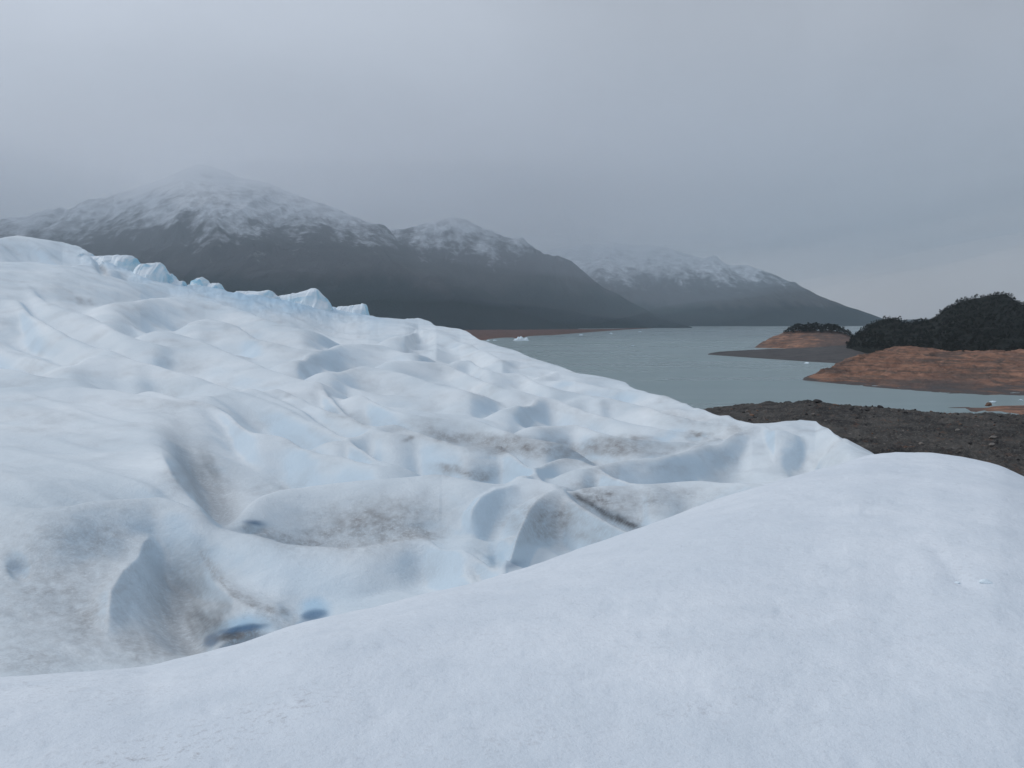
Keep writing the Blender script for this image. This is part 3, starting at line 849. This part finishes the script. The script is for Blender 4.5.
# orange rock point with its own clump of trees
pro, PX_, PY_, PZ_ = land('headland', {755: [(347.6, 1558), (347.3, 1565), (347.2, 1570)], 765: [(347.8, 1545), (343, 1580), (341, 1600)], 775: [(348, 1535), (338.5, 1590), (336, 1615)], 787: [(348.4, 1514), (336, 1590), (332, 1625)],
    800: [(349, 1480), (336, 1580), (330.5, 1630)], 820: [(350, 1433), (337, 1560), (330, 1630)], 838: [(350, 1433), (338, 1550), (331.5, 1620)], 848: [(350, 1433), (340, 1540), (334.5, 1610)], 862: [(350, 1433), (343, 1520), (341, 1590)], 885: [(350, 1433), (346, 1480), (345, 1500)]},
    M_RED, 180, 60, lambda x, y, h: sstep(0.5, 5, h) * (fbm(x / 18, y / 18, 4, 121) * 1.6), skirt=120, seed=8,
    attrs=lambda x, y, z: {'grit': np.clip(sstep(-25, 25, x - 525 - (y - 1500) * 0.4 + fbm(x / 22, y / 22, 4, 127) * 70 + 0 * z) * 0.62, 0, 1)})
tag(pro, 'rounded orange rock point with a cap of trees, beyond the grey spit', 'headland', kind='structure')

# flat grey gravel spit in front of it
spit, *_ = land('shore', {708: [(354.6, 1243), (354.4, 1250), (354.3, 1255)], 722: [(355.6, 1208), (353.2, 1262), (352, 1290)], 745: [(357.2, 1156), (352.4, 1270), (350.6, 1340)], 770: [(359, 1103), (352, 1260), (349.2, 1370)],
    800: [(361, 1049), (352, 1240), (348.4, 1360)], 830: [(362.8, 1005), (351.5, 1200), (346.5, 1370)], 850: [(364, 977), (351, 1180), (345.5, 1370)], 870: [(364.5, 966), (352, 1150), (346, 1360)], 900: [(365, 955), (353, 1120), (347, 1340)]},
    M_SPIT, 200, 60, lambda x, y, h: sstep(0.2, 2, h) * fbm(x / 25, y / 25, 4, 131) * 0.5, skirt=150, seed=9)
tag(spit, 'long flat spit of grey gravel reaching into the lake', 'shore', kind='structure')

# dark moraine between the glacier and the lake
def mor_rough(x, y, h):
    k = sstep(-0.5, 1.2, h)
    return k * (ridged(x / 24, y / 40, 3, 141) * 0.9 + fbm(x / 9, y / 12, 4, 143, 0.6) * 0.9 + fbm(x / 1.9, y / 1.9, 3, 145) * 0.5)


MORC = {}
for px, top, dtop in [(640, 413, 455), (690, 411, 472), (705, 409.4, 483), (716, 408, 488), (735, 407.5, 478), (752, 406, 470), (775, 404.8, 462), (800, 403.6, 452), (815, 403.2, 448), (830, 405, 448), (850, 407.5, 446), (880, 410, 452),
                      (910, 413, 448), (940, 415, 440), (975, 416, 436), (1000, 416.5, 432), (1030, 417, 425), (1100, 421, 405), (1300, 436, 350)]:
    MORC[px] = [(900, 30), (760, 72), (640, 118), (540, 165), (470, 235), (440, 300), (top + (440 - top) * 0.35, 385), (top, dtop)]
mor, MX, MY, MZ = land('moraine', MORC, M_MORAINE, 620, 400, mor_rough, skirt=26, seed=10)
tag(mor, 'dark stony moraine between the glacier edge and the lake', 'moraine', kind='structure')

# small red spit by its right end
rs, *_ = land('shore', {932: [(409.2, 482), (409.1, 483), (409, 484)], 945: [(410, 478), (408.4, 486), (407.8, 489)], 965: [(411, 472), (408.3, 486), (407.2, 492)], 985: [(413, 462), (408.5, 484), (407, 494)],
    1005: [(416.5, 446), (409, 480), (405.8, 497)], 1030: [(419, 434), (409, 476), (405.5, 500)], 1100: [(422, 421), (410, 470), (406, 500)]},
    M_RED, 160, 50, lambda x, y, h: sstep(0.1, 1.2, h) * (fbm(x / 5, y / 5, 4, 151) * 0.45), skirt=16, seed=11, attrs=lambda x, y, z: {'grit': 0.7 * (1 - sstep(965, 995, project(x, y, z)[0]))})
tag(rs, 'small red rock spit beside the moraine shore', 'shore', kind='structure')

# ------------------------------------------------------------------ water
wv = [(-13000, -2500, 0), (13000, -2500, 0), (13000, 13000, 0), (-13000, 13000, 0)]
wat = mesh_obj('water', wv, [(0, 1, 2, 3)], M_WATER, False)
tag(wat, 'grey-green glacial lake, calm with faint wind streaks', 'water', kind='structure')


# ------------------------------------------------------------------ rough solids: rocks, ice blocks
def ico(sub):
    import bmesh
    bm = bmesh.new(); bmesh.ops.create_icosphere(bm, subdivisions=sub, radius=1.0)
    v = np.array([tuple(x.co) for x in bm.verts]); f = np.array([[x.index for x in p.verts] for p in bm.faces])
    bm.free(); return v, f


ICO3 = ico(3); ICO4 = ico(4)


def chunk(sub, sx, sy, sz, seed, cuts=9, rough=0.08, flat=0.0):
    """an irregular faceted block: a ball cut by random planes, then roughened"""
    rg = np.random.default_rng(seed)
    v, f = (ICO3 if sub == 3 else ICO4); v = v.copy()
    for i in range(cuts):
        n = rg.normal(size=3); n /= np.linalg.norm(n)
        o = rg.uniform(0.45, 0.85)
        d = v @ n - o
        v = v - np.where(d > 0, d, 0)[:, None] * n[None, :] * 0.93
    v = v + (perlin(v[:, 0] * 2.6 + seed, v[:, 1] * 2.6 + v[:, 2] * 1.7, seed) * rough)[:, None] * v
    v = v * np.array([sx, sy, sz])
    if flat: v[:, 2] = np.maximum(v[:, 2], -flat)
    return v, f


def ground_sampler(x, y, z):
    """nearest surface point of a surveyed piece of land"""
    X, Y, Z = x.ravel(), y.ravel(), z.ravel()
    def at(px, py):
        k = np.argmin((X - px) ** 2 + (Y - py) ** 2); return float(Z[k])
    return at


# seracs along the ice skyline
def skyline_d(px):
    i = int(np.argmin(np.abs(us - px))); return float(YG[-1, i]), float(ZG[-1, i])


def serac(outline, depth, label, seed, dback=0.0):
    """an ice block rising from the crest: its outline set at true distance, with depth and broken faces"""
    base_px = np.mean([p[0] for p in outline])
    d, _ = skyline_d(base_px); d += dback
    rg = np.random.default_rng(seed)
    n = 44
    xs = np.linspace(outline[0][0], outline[-1][0], n)
    ys = np.interp(xs, [p[0] for p in outline], [p[1] for p in outline])
    ys = ys + perlin(xs / 2.6, xs * 0 + seed, seed + 40) * 0.8
    p = pt(xs, ys, d)
    _, zb = zip(*[skyline_d(x) for x in xs]); zb = np.array(zb) - 2.5
    endf = sstep(0, 0.08, np.linspace(0, 1, n)) * sstep(0, 0.08, 1 - np.linspace(0, 1, n))
    p[:, 2] = zb + (p[:, 2] - zb) * endf
    rows = []; m = 15
    for j, q in enumerate(np.linspace(-1, 1, m)):
        prof = (1 - abs(q) ** 2.2) ** 0.6 if abs(q) < 1 else 0.0
        prof = max(prof, 0.0)
        if q < 0: prof = 1 - abs(q) ** 1.7                # slopes toward the ice on the near side
        z = zb + (p[:, 2] - zb) * prof + fbm(xs / 14 + seed, np.full(n, q * 2.2), 2, seed) * 0.22 * (0.3 + prof * 0.4) * (abs(q) > 0.01)
        x = p[:, 0] + perlin(xs / 8, np.full(n, q * 3.0 + seed), seed + 3) * 0.35
        y = np.full(n, d + q * depth) + perlin(xs / 12, np.full(n, q * 2 + 5), seed + 5) * 0.7
        rows.append(np.stack([x, y, z], -1))
    v = np.array(rows)
    root = np.array([float(p[:, 0].mean()), d, float(zb.mean())])
    o = mesh_obj('serac', v.reshape(-1, 3) - root, grid_faces(m, n), M_SERAC, False)
    o.location = root
    tag(o, label, 'serac', 'seracs along the glacier skyline')
    return o


serac([(82, 249), (92, 256), (104, 256), (118, 255), (130, 255.5), (135, 260), (137, 268), (140, 275)], 5, 'broad snow-topped serac next to the high ice dome, farthest left on the skyline', 1)
serac([(134, 272), (140, 264), (150, 263.5), (159, 262.5), (164, 268), (168, 276), (170, 284)], 4, 'rounded pale blue serac between the broad snow-topped one and a thin spike', 2)
serac([(165, 282), (168, 275), (171, 273.5), (174, 279), (180, 281), (184, 281), (187, 287)], 3, 'thin jagged serac spike, smallest on the glacier skyline', 3)
serac([(190, 287), (193, 281), (197, 278.5), (203, 277), (205, 279), (208, 284), (212, 290)], 3, 'pointed white serac beside the twin lower block on the skyline', 4)
serac([(204, 288), (207, 283.5), (214, 283), (220, 283), (223, 290), (226, 294)], 3, 'low flat-topped serac touching a pointed white one', 5)
serac([(232, 293), (236, 291), (246, 291), (258, 291.5), (268, 290), (272, 291), (276, 296), (282, 301)], 4, 'long low serac with a blue upper edge beside the tallest blue serac', 6)
serac([(276, 300), (282, 295.5), (292, 293.5), (298, 293), (306, 290), (314, 288), (318, 289.5), (322, 295), (328, 302), (334, 308)], 5, 'tallest blue serac with a sloping top and a broken right face', 7)
serac([(335, 308), (338, 306.5), (348, 306), (358, 304.5), (365, 303.5), (366.5, 306), (368, 314), (370, 319)], 4, 'blocky blue serac with a steep right end, last on the skyline', 8)


# floating ice
def floe(px, py, wpx, hpx, label, seed, cut=1, group=None):
    w = on_water(px, py); d = w[1]
    sx = wpx * d / F / 2; sz = hpx * d / F
    if cut == 1:
        v, f = chunk(3, sx, sx * 0.8, sz, seed, 10, 0.25)
    else:
        rg = np.random.default_rng(seed); vs_, fs_ = [], []
        n = 34; m = 12
        a = np.linspace(-1, 1, n)
        hts = np.clip(np.interp(a, [-1, -0.8, -0.55, -0.4, -0.2, 0.0, 0.3, 0.5, 0.72, 0.85, 1], [0.0, 0.35, 0.45, 0.8, 0.6, 1.0, 0.45, 0.5, 0.75, 0.4, 0.0]), 0, 1)
        g = [np.stack([a * sx, np.full(n, q * sx * 0.5), sz * hts * (1 - q * q) ** 0.5 * (1 + 0.3 * perlin(a * 5, np.full(n, q * 3.1), seed)) - 0.3], -1) for q in np.linspace(-1, 1, m)]
        v = np.array(g).reshape(-1, 3); f = grid_faces(m, n)
    o = mesh_obj('iceberg' if cut == 2 else 'ice_floe', v, f, M_FLOE, False)
    o.location = w
    tag(o, label, 'iceberg' if cut == 2 else 'ice floe', group)
    return o


floe(521, 340.6, 16, 4.8, 'white jagged iceberg afloat near the reddish far shore', 3, 2)
floe(806, 363.4, 7, 1.6, 'small white ice floe floating just off the grey gravel spit', 11)
floe(993, 402.4, 7, 1.8, 'white ice floe in the inlet below the red headland', 12)
floe(1021, 400.6, 6, 1.8, 'white ice floe close under the red headland by the frame edge', 13)
g_ = 'tiny bits of ice far out on the lake'
for i, (x, y) in enumerate([(495, 340.8), (488, 341), (581, 335.2), (611, 333.8), (640, 332)]):
    floe(x, y, 4, 1.1, 'tiny speck of drifting ice off the far reddish shore', 20 + i, 1, g_)
floe(633, 346, 5, 0.9, 'small dull lump of ice alone on the open lake', 31)

# ice crumbs at the trodden spot
for i, (x, y, sz_, lab) in enumerate([(986, 584, 0.024, 'largest white ice crumb at the trodden spot on the snow mound'), (958, 581, 0.012, 'small ice crumb in the trodden hollow of the snow mound'),
                                      (972, 587, 0.011, 'small ice crumb right beside the largest crumb on the snow')]):
    a, e = ray(x, y)
    k = np.argmin((mu - x) ** 2 + (mv - y) ** 2 + np.where(vis, 0, 1e6))
    p = np.array([XM.ravel()[k], YM.ravel()[k], ZM.ravel()[k]])
    v, f = chunk(3, sz_ * 1.8, sz_ * 1.2, sz_ * 0.8, 40 + i, 9, 0.1)
    o = mesh_obj('ice_chunk', v, f, M_FLOE, True); o.location = p + np.array([0, 0, sz_ * 0.05])
    tag(o, lab, 'ice chunk')

# ------------------------------------------------------------------ boulders on the moraine
mor_at = ground_sampler(MX[1:], MY[1:], MZ[1:])


def mor_point(px, py):
    u_, v_ = project(MX, MY, MZ)
    k = np.argmin((u_ - px) ** 2 + (v_ - py) ** 2)
    return np.array([MX.ravel()[k], MY.ravel()[k], MZ.ravel()[k]])


def boulder_mesh(name, seed, mat):
    v, f = chunk(3, 1.0, 0.85, 0.7, seed, 10, 0.14)
    me_o = mesh_obj(name, v, f, mat, False)
    return me_o


BIG = [(880, 408.2, 4.6, 3.8, M_BLD_DARK, 'large dark rounded boulder standing against the water on the moraine edge'),
       (835, 406, 4.5, 2.6, M_BLD_BROWN, 'flat brown boulder on the moraine crest beside dark rocks'),
       (884, 413, 3.6, 2.6, M_BLD_BROWN, 'orange-brown boulder just below the large dark rounded one'),
       (906, 412.6, 3.6, 1.6, M_BLD_DARK, 'low black boulder at the water edge right of the orange-brown one'),
       (851, 410, 5.0, 3.2, M_BLD_DARK, 'wide black boulder on the moraine crest near the flat brown one'),
       (866, 411, 4.6, 3.0, M_BLD_DARK, 'black boulder between the wide black and large rounded boulders'),
       (958, 431, 4.0, 2.8, M_BLD_PALE, 'pale boulder in the middle of the moraine slope'),
       (993, 439, 5.0, 3.4, M_BLD_PALE, 'biggest pale grey boulder low on the moraine slope'),
       (992, 446, 4.0, 2.6, M_BLD_PALE, 'pale boulder just below the biggest pale grey one'),
       (921, 444, 3.4, 2.2, M_BLD_PALE, 'small pale boulder just above the snow crest'),
       (816, 402.6, 7.0, 3.0, M_BLD_DARK, 'long dark boulder on the highest hump of the moraine'),
       (1004, 405.5, 6.0, 3.4, M_BLD_BROWN, 'red-brown boulder on the small red spit'),
       (814, 416, 3.0, 2.4, M_BLD_PALE, 'small pale stone on the moraine just beyond the ice edge'),
       (752, 416, 3.4, 2.2, M_BLD_BROWN, 'rust-brown stone on the moraine tip beside the ice')]
for i, (px, py, w, h, m, lab) in enumerate(BIG):
    p = mor_point(px, py) if px != 1004 else on_water(1004, 411) + np.array([0, 16.0, 1.2])
    o = boulder_mesh('boulder', 200 + i, m)
    k = p[1] / F / 2
    o.location = p + np.array([0, 0, h * k * 0.8]); o.scale = (w * k * 1.75, w * k * 1.4, h * k * 2.0)
    o.rotation_euler = (0, 0, random.uniform(0, 6.28))
    tag(o, lab, 'boulder')
protos = {}
for k, (m, lab, grp) in enumerate([(M_BLD_DARK, 'dark stone lying among many others on the moraine', 'dark stones scattered on the moraine'),
                                   (M_BLD_BROWN, 'brown stone lying among many others on the moraine', 'brown stones scattered on the moraine'),
                                   (M_BLD_PALE, 'pale stone lying among many others on the moraine', 'pale stones scattered on the moraine')]):
    protos[k] = ([], m, lab, grp)
cnt = 0
uM, vM = project(MX, MY, MZ)
cand = np.argwhere((uM > 712) & (uM < 1030) & (vM > 402) & (vM < 470) & (MY > 200) & (MZ > 0.3))
# only where the snow and the ice leave it in view
def hidden(u_, v_):
    edge_ = min(lerp_list(SKY, u_), lerp_list(CREST, u_)) if u_ < 880 else lerp_list(CREST, u_)
    return v_ > edge_ + 1
while cnt < 230:
    r_, c_ = cand[random.randrange(len(cand))]
    u_, v_ = uM[r_, c_], vM[r_, c_]
    if hidden(u_, v_): continue
    k = random.choices([0, 1, 2], [0.55, 0.22, 0.23])[0]
    lst, m, lab, grp = protos[k]
    if len(lst) < 4:
        o = boulder_mesh('stone', 300 + k * 10 + len(lst), m); lst.append(o)
    else:
        o = random.choice(lst).copy(); COL.objects.link(o)
    px_ = random.uniform(1.0, 2.6) if k == 0 else random.uniform(0.8, 1.9)
    sc_ = px_ * MY[r_, c_] / F / 2 * 1.7
    o.location = (MX[r_, c_], MY[r_, c_], MZ[r_, c_] + sc_ * 0.25)
    o.scale = (sc_ * random.uniform(0.9, 1.5), sc_ * random.uniform(0.8, 1.2), sc_ * random.uniform(0.7, 1.1))
    o.rotation_euler = (0, 0, random.uniform(0, 6.28))
    tag(o, lab, 'stone', grp)
    cnt += 1

# ------------------------------------------------------------------ trees
def crown_geo(seed, height, radius, nclump, leafs, lo=0.18):
    """leafy crown: leaf-sized faces scattered round clumps through the crown's volume"""
    rg = np.random.default_rng(seed)
    vs_, fs_ = [], []
    cl = []
    for i in range(nclump):
        t = rg.uniform(lo, 1.0)
        wdt = radius * (0.35 + 0.9 * math.sin(min(1.0, (1.05 - t) * 1.25) * math.pi * 0.5)) * (0.75 if t < 0.3 else 1.0)
        a = rg.uniform(0, 2 * math.pi); q = wdt * math.sqrt(rg.uniform(0.05, 1)) * 0.8
        cl.append((q * math.cos(a), q * math.sin(a), t * height * 0.92))
    for (cx, cy, cz) in cl:
        cr = radius * rg.uniform(0.28, 0.5)
        for j in range(leafs):
            p = rg.normal(size=3); p /= np.linalg.norm(p); p *= cr * rg.uniform(0.45, 1.0); p[2] *= 0.7
            c = np.array([cx, cy, cz]) + p
            n = p / (np.linalg.norm(p) + 1e-6) + rg.normal(size=3) * 0.5; n /= np.linalg.norm(n)
            t1 = np.cross(n, [0.3, 0.2, 1.0]); t1 /= np.linalg.norm(t1) + 1e-6; t2 = np.cross(n, t1)
            s1 = cr * rg.uniform(0.25, 0.5); s2 = s1 * rg.uniform(0.6, 1.0)
            b = len(vs_)
            vs_ += [c + t1 * s1, c + t2 * s2, c - t1 * s1, c - t2 * s2]
            fs_.append((b, b + 1, b + 2, b + 3))
    return np.array(vs_), np.array(fs_)


def trunk_geo(height, r0, seed):
    rg = np.random.default_rng(seed); n = 6; rings = 5; vs_ = []
    ox = rg.normal(size=2) * 0.02 * height
    for i in range(rings):
        t = i / (rings - 1); r = r0 * (1 - 0.75 * t)
        for k in range(n):
            a = 2 * math.pi * k / n
            vs_.append((r * math.cos(a) + ox[0] * t * t, r * math.sin(a) + ox[1] * t * t, t * height * 0.75 - 0.5))
    return np.array(vs_), grid_faces(rings, n, True)


TREES = []
for i in range(7):
    hgt = 1.0
    cv_, cf_ = crown_geo(500 + i, 1.0, 0.30 if i % 2 else 0.36, 16, 14, 0.22 if i % 3 else 0.12)
    tv, tf = trunk_geo(1.0, 0.035, 520 + i)
    TREES.append((cv_, cf_, tv, tf))
tree_meshes = []
used = {}


def plant_tree(p, h, i, label, group, leaf):
    key = (i, leaf.name)
    if key not in used:
        cv_, cf_, tv, tf = TREES[i]
        t_n = bpy.data.objects.new('tree', None); COL.objects.link(t_n)
        parts = [mesh_obj('trunk', tv, tf, M_BARK, True, parent=t_n), mesh_obj('crown', cv_, cf_, leaf, True, parent=t_n)]
        used[key] = (t_n, parts)
    else:
        src, parts = used[key]
        t_n = src.copy(); COL.objects.link(t_n)
        for pt_ in parts:
            c_n = pt_.copy(); COL.objects.link(c_n); c_n.parent = t_n
    t_n.location = p; t_n.scale = (h * random.uniform(0.85, 1.35), h * random.uniform(0.85, 1.35), h); t_n.rotation_euler = (0, 0, random.uniform(0, 6.28))
    tag(t_n, label, 'tree', group)
    return t_n


uH, vH = project(HX, HY, HZ)
nvis = HX.shape[0] - 24
spots = []
# trees that stand out: along the hill's skyline, its left foot and its lower edge
for px in np.arange(850, 1027, 2.6):
    c_ = int(np.argmin(np.abs(uH[nvis - 2] - px))); r_ = nvis - 1 - random.randrange(0, 4)
    spots.append((HX[r_, c_], HY[r_, c_], HZ[r_, c_], 'skyline', random.choice([random.uniform(2.5, 4.5), random.uniform(4, 7.5)])))
for px in np.arange(862, 1027, 2.8):
    c_ = int(np.argmin(np.abs(uH[1] - px))); r_ = 1 + random.randrange(0, 4)
    spots.append((HX[r_, c_], HY[r_, c_], HZ[r_, c_], 'foot', random.uniform(4.5, 8.0)))
for (x, y, z, wh, h) in spots:
    if wh == 'skyline':
        plant_tree((x, y, z), h, random.randrange(7), 'dark evergreen tree standing on the skyline of the wooded hill', 'trees on the wooded hill skyline', M_LEAF2)
    else:
        plant_tree((x, y, z), h, random.randrange(7), 'dark evergreen tree at the lower edge of the hill forest, above red rock', 'trees along the lower forest edge', M_LEAF2)
uP, vP = project(PX_, PY_, PZ_)
npv = PX_.shape[0] - 24
for px in np.arange(784, 854, 0.7):
    c_ = int(np.argmin(np.abs(uP[npv - 2] - px))); r_ = npv - 1 - random.randrange(0, 12)
    hh = random.uniform(10, 16) * (0.45 + 0.55 * float(sstep(784, 798, px) * sstep(856, 838, px)))
    plant_tree((PX_[r_, c_], PY_[r_, c_], PZ_[r_, c_]), hh, random.randrange(7), 'small dark tree in the clump capping the orange rock point', 'trees on the orange rock point', M_LEAF2)

# the rest of the wood reads as one mass
fv, ff = [], []; base = 0
for k in range(4800):
    r_ = random.randrange(2, HX.shape[0] - 12); c_ = random.randrange(2, HX.shape[1] - 2)
    if HZ[r_, c_] < 4: continue
    cv_, cf_, tv, tf = TREES[random.randrange(7)]
    h = random.choice([random.uniform(2.4, 4.2), random.uniform(3.5, 6.5)]); a = random.uniform(0, 6.28); ca, sa = math.cos(a), math.sin(a)
    sc_ = h * random.uniform(0.9, 1.4)
    v = np.stack([(cv_[:, 0] * ca - cv_[:, 1] * sa) * sc_, (cv_[:, 0] * sa + cv_[:, 1] * ca) * sc_, cv_[:, 2] * h], -1) + np.array([HX[r_, c_] + random.uniform(-3, 3), HY[r_, c_] + random.uniform(-3, 3), HZ[r_, c_] - 0.6])
    fv.append(v); ff.append(cf_ + base); base += len(v)
forest = mesh_obj('forest', np.concatenate(fv), np.concatenate(ff), M_LEAF, True)
tag(forest, 'dense evergreen wood covering the hill above the red headland', 'forest', kind='stuff')

# ------------------------------------------------------------------ air
def box(name, lo, hi, mat):
    x0, y0, z0_ = lo; x1, y1, z1 = hi
    v = [(x0, y0, z0_), (x1, y0, z0_), (x1, y1, z0_), (x0, y1, z0_), (x0, y0, z1), (x1, y0, z1), (x1, y1, z1), (x0, y1, z1)]
    f = [(0, 3, 2, 1), (4, 5, 6, 7), (0, 1, 5, 4), (1, 2, 6, 5), (2, 3, 7, 6), (3, 0, 4, 7)]
    return mesh_obj(name, v, f, mat, False)


hz = box('haze', (-13600, -3000, -9), (13600, 13600, 1330), mat_volume('haze_air', 4.0e-5, (0.84, 0.94, 1.0)))
tag(hz, 'thin grey haze between the glacier and the mountains', 'haze', kind='stuff')



def cloudbank(base, density, tint, x0, x1, y0, y1, top, seed, edge):
    """a bank of thin low cloud: a closed lens with a ragged underside, hanging over the range"""
    nx, ny = 70, 50
    X, Y = np.meshgrid(np.linspace(x0, x1, nx), np.linspace(y0, y1, ny))
    m = np.minimum(np.minimum(X - x0, x1 - X), np.minimum(Y - y0, y1 - Y))
    e_ = sstep(0, edge, m)
    zb = base + fbm(X / 1500, Y / 1500, 3, seed) * 150
    zt = top + fbm(X / 2500, Y / 2500, 2, seed + 1) * 40
    mid = base + (top - base) * 0.6
    lo_ = mid + (zb - mid) * e_; up = mid + (zt - mid) * e_
    up = np.where(m <= 0, lo_, np.maximum(up, lo_ + 0.5))
    v = np.concatenate([np.stack([X, Y, lo_], -1).reshape(-1, 3), np.stack([X, Y, up], -1).reshape(-1, 3)])
    gf = grid_faces(ny, nx); n_ = nx * ny
    i = np.arange(nx); j = np.arange(ny)
    rim = np.concatenate([i, (j[1:]) * nx + nx - 1, ((ny - 1) * nx + i[::-1])[1:], (j[::-1] * nx)[1:-1]])
    r2 = np.roll(rim, -1)
    sides = np.stack([rim, r2, r2 + n_, rim + n_], -1)
    return mesh_obj('cloudbank', v, np.concatenate([gf[:, ::-1], gf + n_, sides]), mat_volume('cloud_air', density, tint, 0.2 if base < 500 else 0.6), True)  # volume of the low cloud around the peaks, overlapping the haze


for i, (b_, dn, tint, y0_, y1_, ed_, lab) in enumerate([(115, 1.3e-4, (0.84, 0.93, 1.0), 900, 9000, 3800, 'faint lowest layer of grey cloud veiling the lower mountainsides'), (380, 1.15e-4, (0.90, 0.95, 1.0), 1500, 9600, 3800, 'thin layer of grey cloud around the upper mountainsides'),
                                   (590, 1.6e-4, (1.0, 0.99, 1.0), 2700, 10500, 3500, 'grey cloud layer covering the mountain shoulders'), (740, 3.7e-4, (1.0, 0.99, 1.0), 2750, 10500, 3600, 'dense cloud layer wrapping the mountain tops'), (880, 7e-4, (1.0, 0.99, 1.0), 2800, 10500, 3600, 'densest highest cloud layer around the tallest peak')]):
    mo = cloudbank(b_, dn, tint, -9500 + 100 * i, 4600 - 200 * i, y0_, y1_, 1230, 301 + i, ed_)
    tag(mo, lab, 'cloudbank', kind='stuff')
for args, lab in [((420, 2.2e-4, (0.97, 0.985, 1.0), -6200, -2150, 3300, 8200, 1150, 321, 1500), 'bank of low cloud swallowing the far left shoulder of the range'),
                  ((600, 3.4e-4, (0.98, 0.985, 1.0), -1700, 500, 4300, 7600, 1000, 331, 900), 'small bank of cloud in the saddle between two peaks')]:
    tag(cloudbank(*args), lab, 'cloudbank', kind='stuff')

# ------------------------------------------------------------------ sky and sun
SUN_EL, SUN_AZ = math.radians(38), math.radians(-72)      # from the left, through cloud
world = bpy.data.worlds.new('World'); SC.world = world; world.use_nodes = True
nt = world.node_tree; nt.nodes.clear()
N = nt.nodes.new; Lk = nt.links.new
wo = N('ShaderNodeOutputWorld'); bg = N('ShaderNodeBackground'); bg.inputs[1].default_value = 0.10
sky = N('ShaderNodeTexSky'); sky.sky_type = 'NISHITA'; sky.sun_disc = False
sky.sun_elevation = SUN_EL; sky.sun_rotation = SUN_AZ
tc = N('ShaderNodeTexCoord'); sep = N('ShaderNodeSeparateXYZ'); Lk(tc.outputs['Generated'], sep.inputs[0])
rp = N('ShaderNodeValToRGB'); e = rp.color_ramp.elements
stops = [(0.0, (3.75, 3.95, 4.45)), (0.08, (3.7, 3.88, 4.4)), (0.2, (3.5, 3.7, 4.2)), (0.36, (3.55, 3.85, 4.35)), (1.0, (4.75, 5.5, 6.6))]
K = 10.0
while len(e) < len(stops): e.new(0.5)
for el, (p, c) in zip(e, stops):
    el.position = p; el.color = tuple(x / K for x in c) + (1,)
Lk(sep.outputs[2], rp.inputs[0])
mp = N('ShaderNodeMapping'); mp.inputs['Scale'].default_value = (1.0, 1.0, 1.4); Lk(tc.outputs['Generated'], mp.inputs[0])
nz = N('ShaderNodeTexNoise'); nz.inputs['Scale'].default_value = 1.9; nz.inputs['Detail'].default_value = 5; nz.inputs['Roughness'].default_value = 0.5; nz.inputs['Distortion'].default_value = 0.5
Lk(mp.outputs[0], nz.inputs['Vector'])
# brighter cloud to the left
mx = N('ShaderNodeMapRange'); mx.inputs[1].default_value = -0.5; mx.inputs[2].default_value = 0.35; mx.inputs[3].default_value = 1.28; mx.inputs[4].default_value = 0.94
Lk(sep.outputs[0], mx.inputs[0])
mn = N('ShaderNodeMapRange'); mn.inputs[1].default_value = 0.3; mn.inputs[2].default_value = 0.7; mn.inputs[3].default_value = 0.86; mn.inputs[4].default_value = 1.15
Lk(nz.outputs[0], mn.inputs[0])
mm = N('ShaderNodeMath'); mm.operation = 'MULTIPLY'; Lk(mx.outputs[0], mm.inputs[0]); Lk(mn.outputs[0], mm.inputs[1])
mk = N('ShaderNodeMath'); mk.operation = 'MULTIPLY'; mk.inputs[1].default_value = K; Lk(mm.outputs[0], mk.inputs[0])
vm = N('ShaderNodeVectorMath'); vm.operation = 'SCALE'; Lk(rp.outputs[0], vm.inputs[0]); Lk(mk.outputs[0], vm.inputs['Scale'])
mixc = N('ShaderNodeMix'); mixc.data_type = 'RGBA'; mixc.inputs[0].default_value = 0.93
Lk(sky.outputs[0], mixc.inputs[6]); Lk(vm.outputs[0], mixc.inputs[7])
Lk(mixc.outputs[2], bg.inputs[0]); Lk(bg.outputs[0], wo.inputs[0])

ld = bpy.data.lights.new('sun', 'SUN'); ld.energy = 0.9; ld.angle = math.radians(30); ld.color = (1.0, 0.95, 0.9)
lo = bpy.data.objects.new('sun', ld); COL.objects.link(lo)
from mathutils import Vector
sv = Vector((math.sin(SUN_AZ) * math.cos(SUN_EL), math.cos(SUN_AZ) * math.cos(SUN_EL), math.sin(SUN_EL)))
lo.rotation_euler = sv.to_track_quat('Z', 'Y').to_euler()

# ------------------------------------------------------------------ camera and render
cd = bpy.data.cameras.new('camera'); cd.sensor_width = 36.0; cd.lens = 36.0 * F / 1024.0
cd.clip_start = 0.05; cd.clip_end = 60000
co = bpy.data.objects.new('camera', cd); COL.objects.link(co)
co.location = (0, 0, CZ); co.rotation_euler = (math.pi / 2 - PITCH, 0, 0)
SC.camera = co
SC.view_settings.view_transform = 'Standard'; SC.view_settings.look = 'None'
SC.view_settings.exposure = 0.24; SC.view_settings.gamma = 1.0; SC.view_settings.use_curve_mapping = False
cy = SC.cycles
cy.max_bounces = 8; cy.diffuse_bounces = 3; cy.glossy_bounces = 2; cy.volume_bounces = 7; cy.transmission_bounces = 2
cy.use_denoising = True
try:
    cy.denoiser = 'OPENIMAGEDENOISE'; cy.denoising_input_passes = 'RGB_ALBEDO_NORMAL'
except Exception:
    pass
cy.sample_clamp_indirect = 4.0
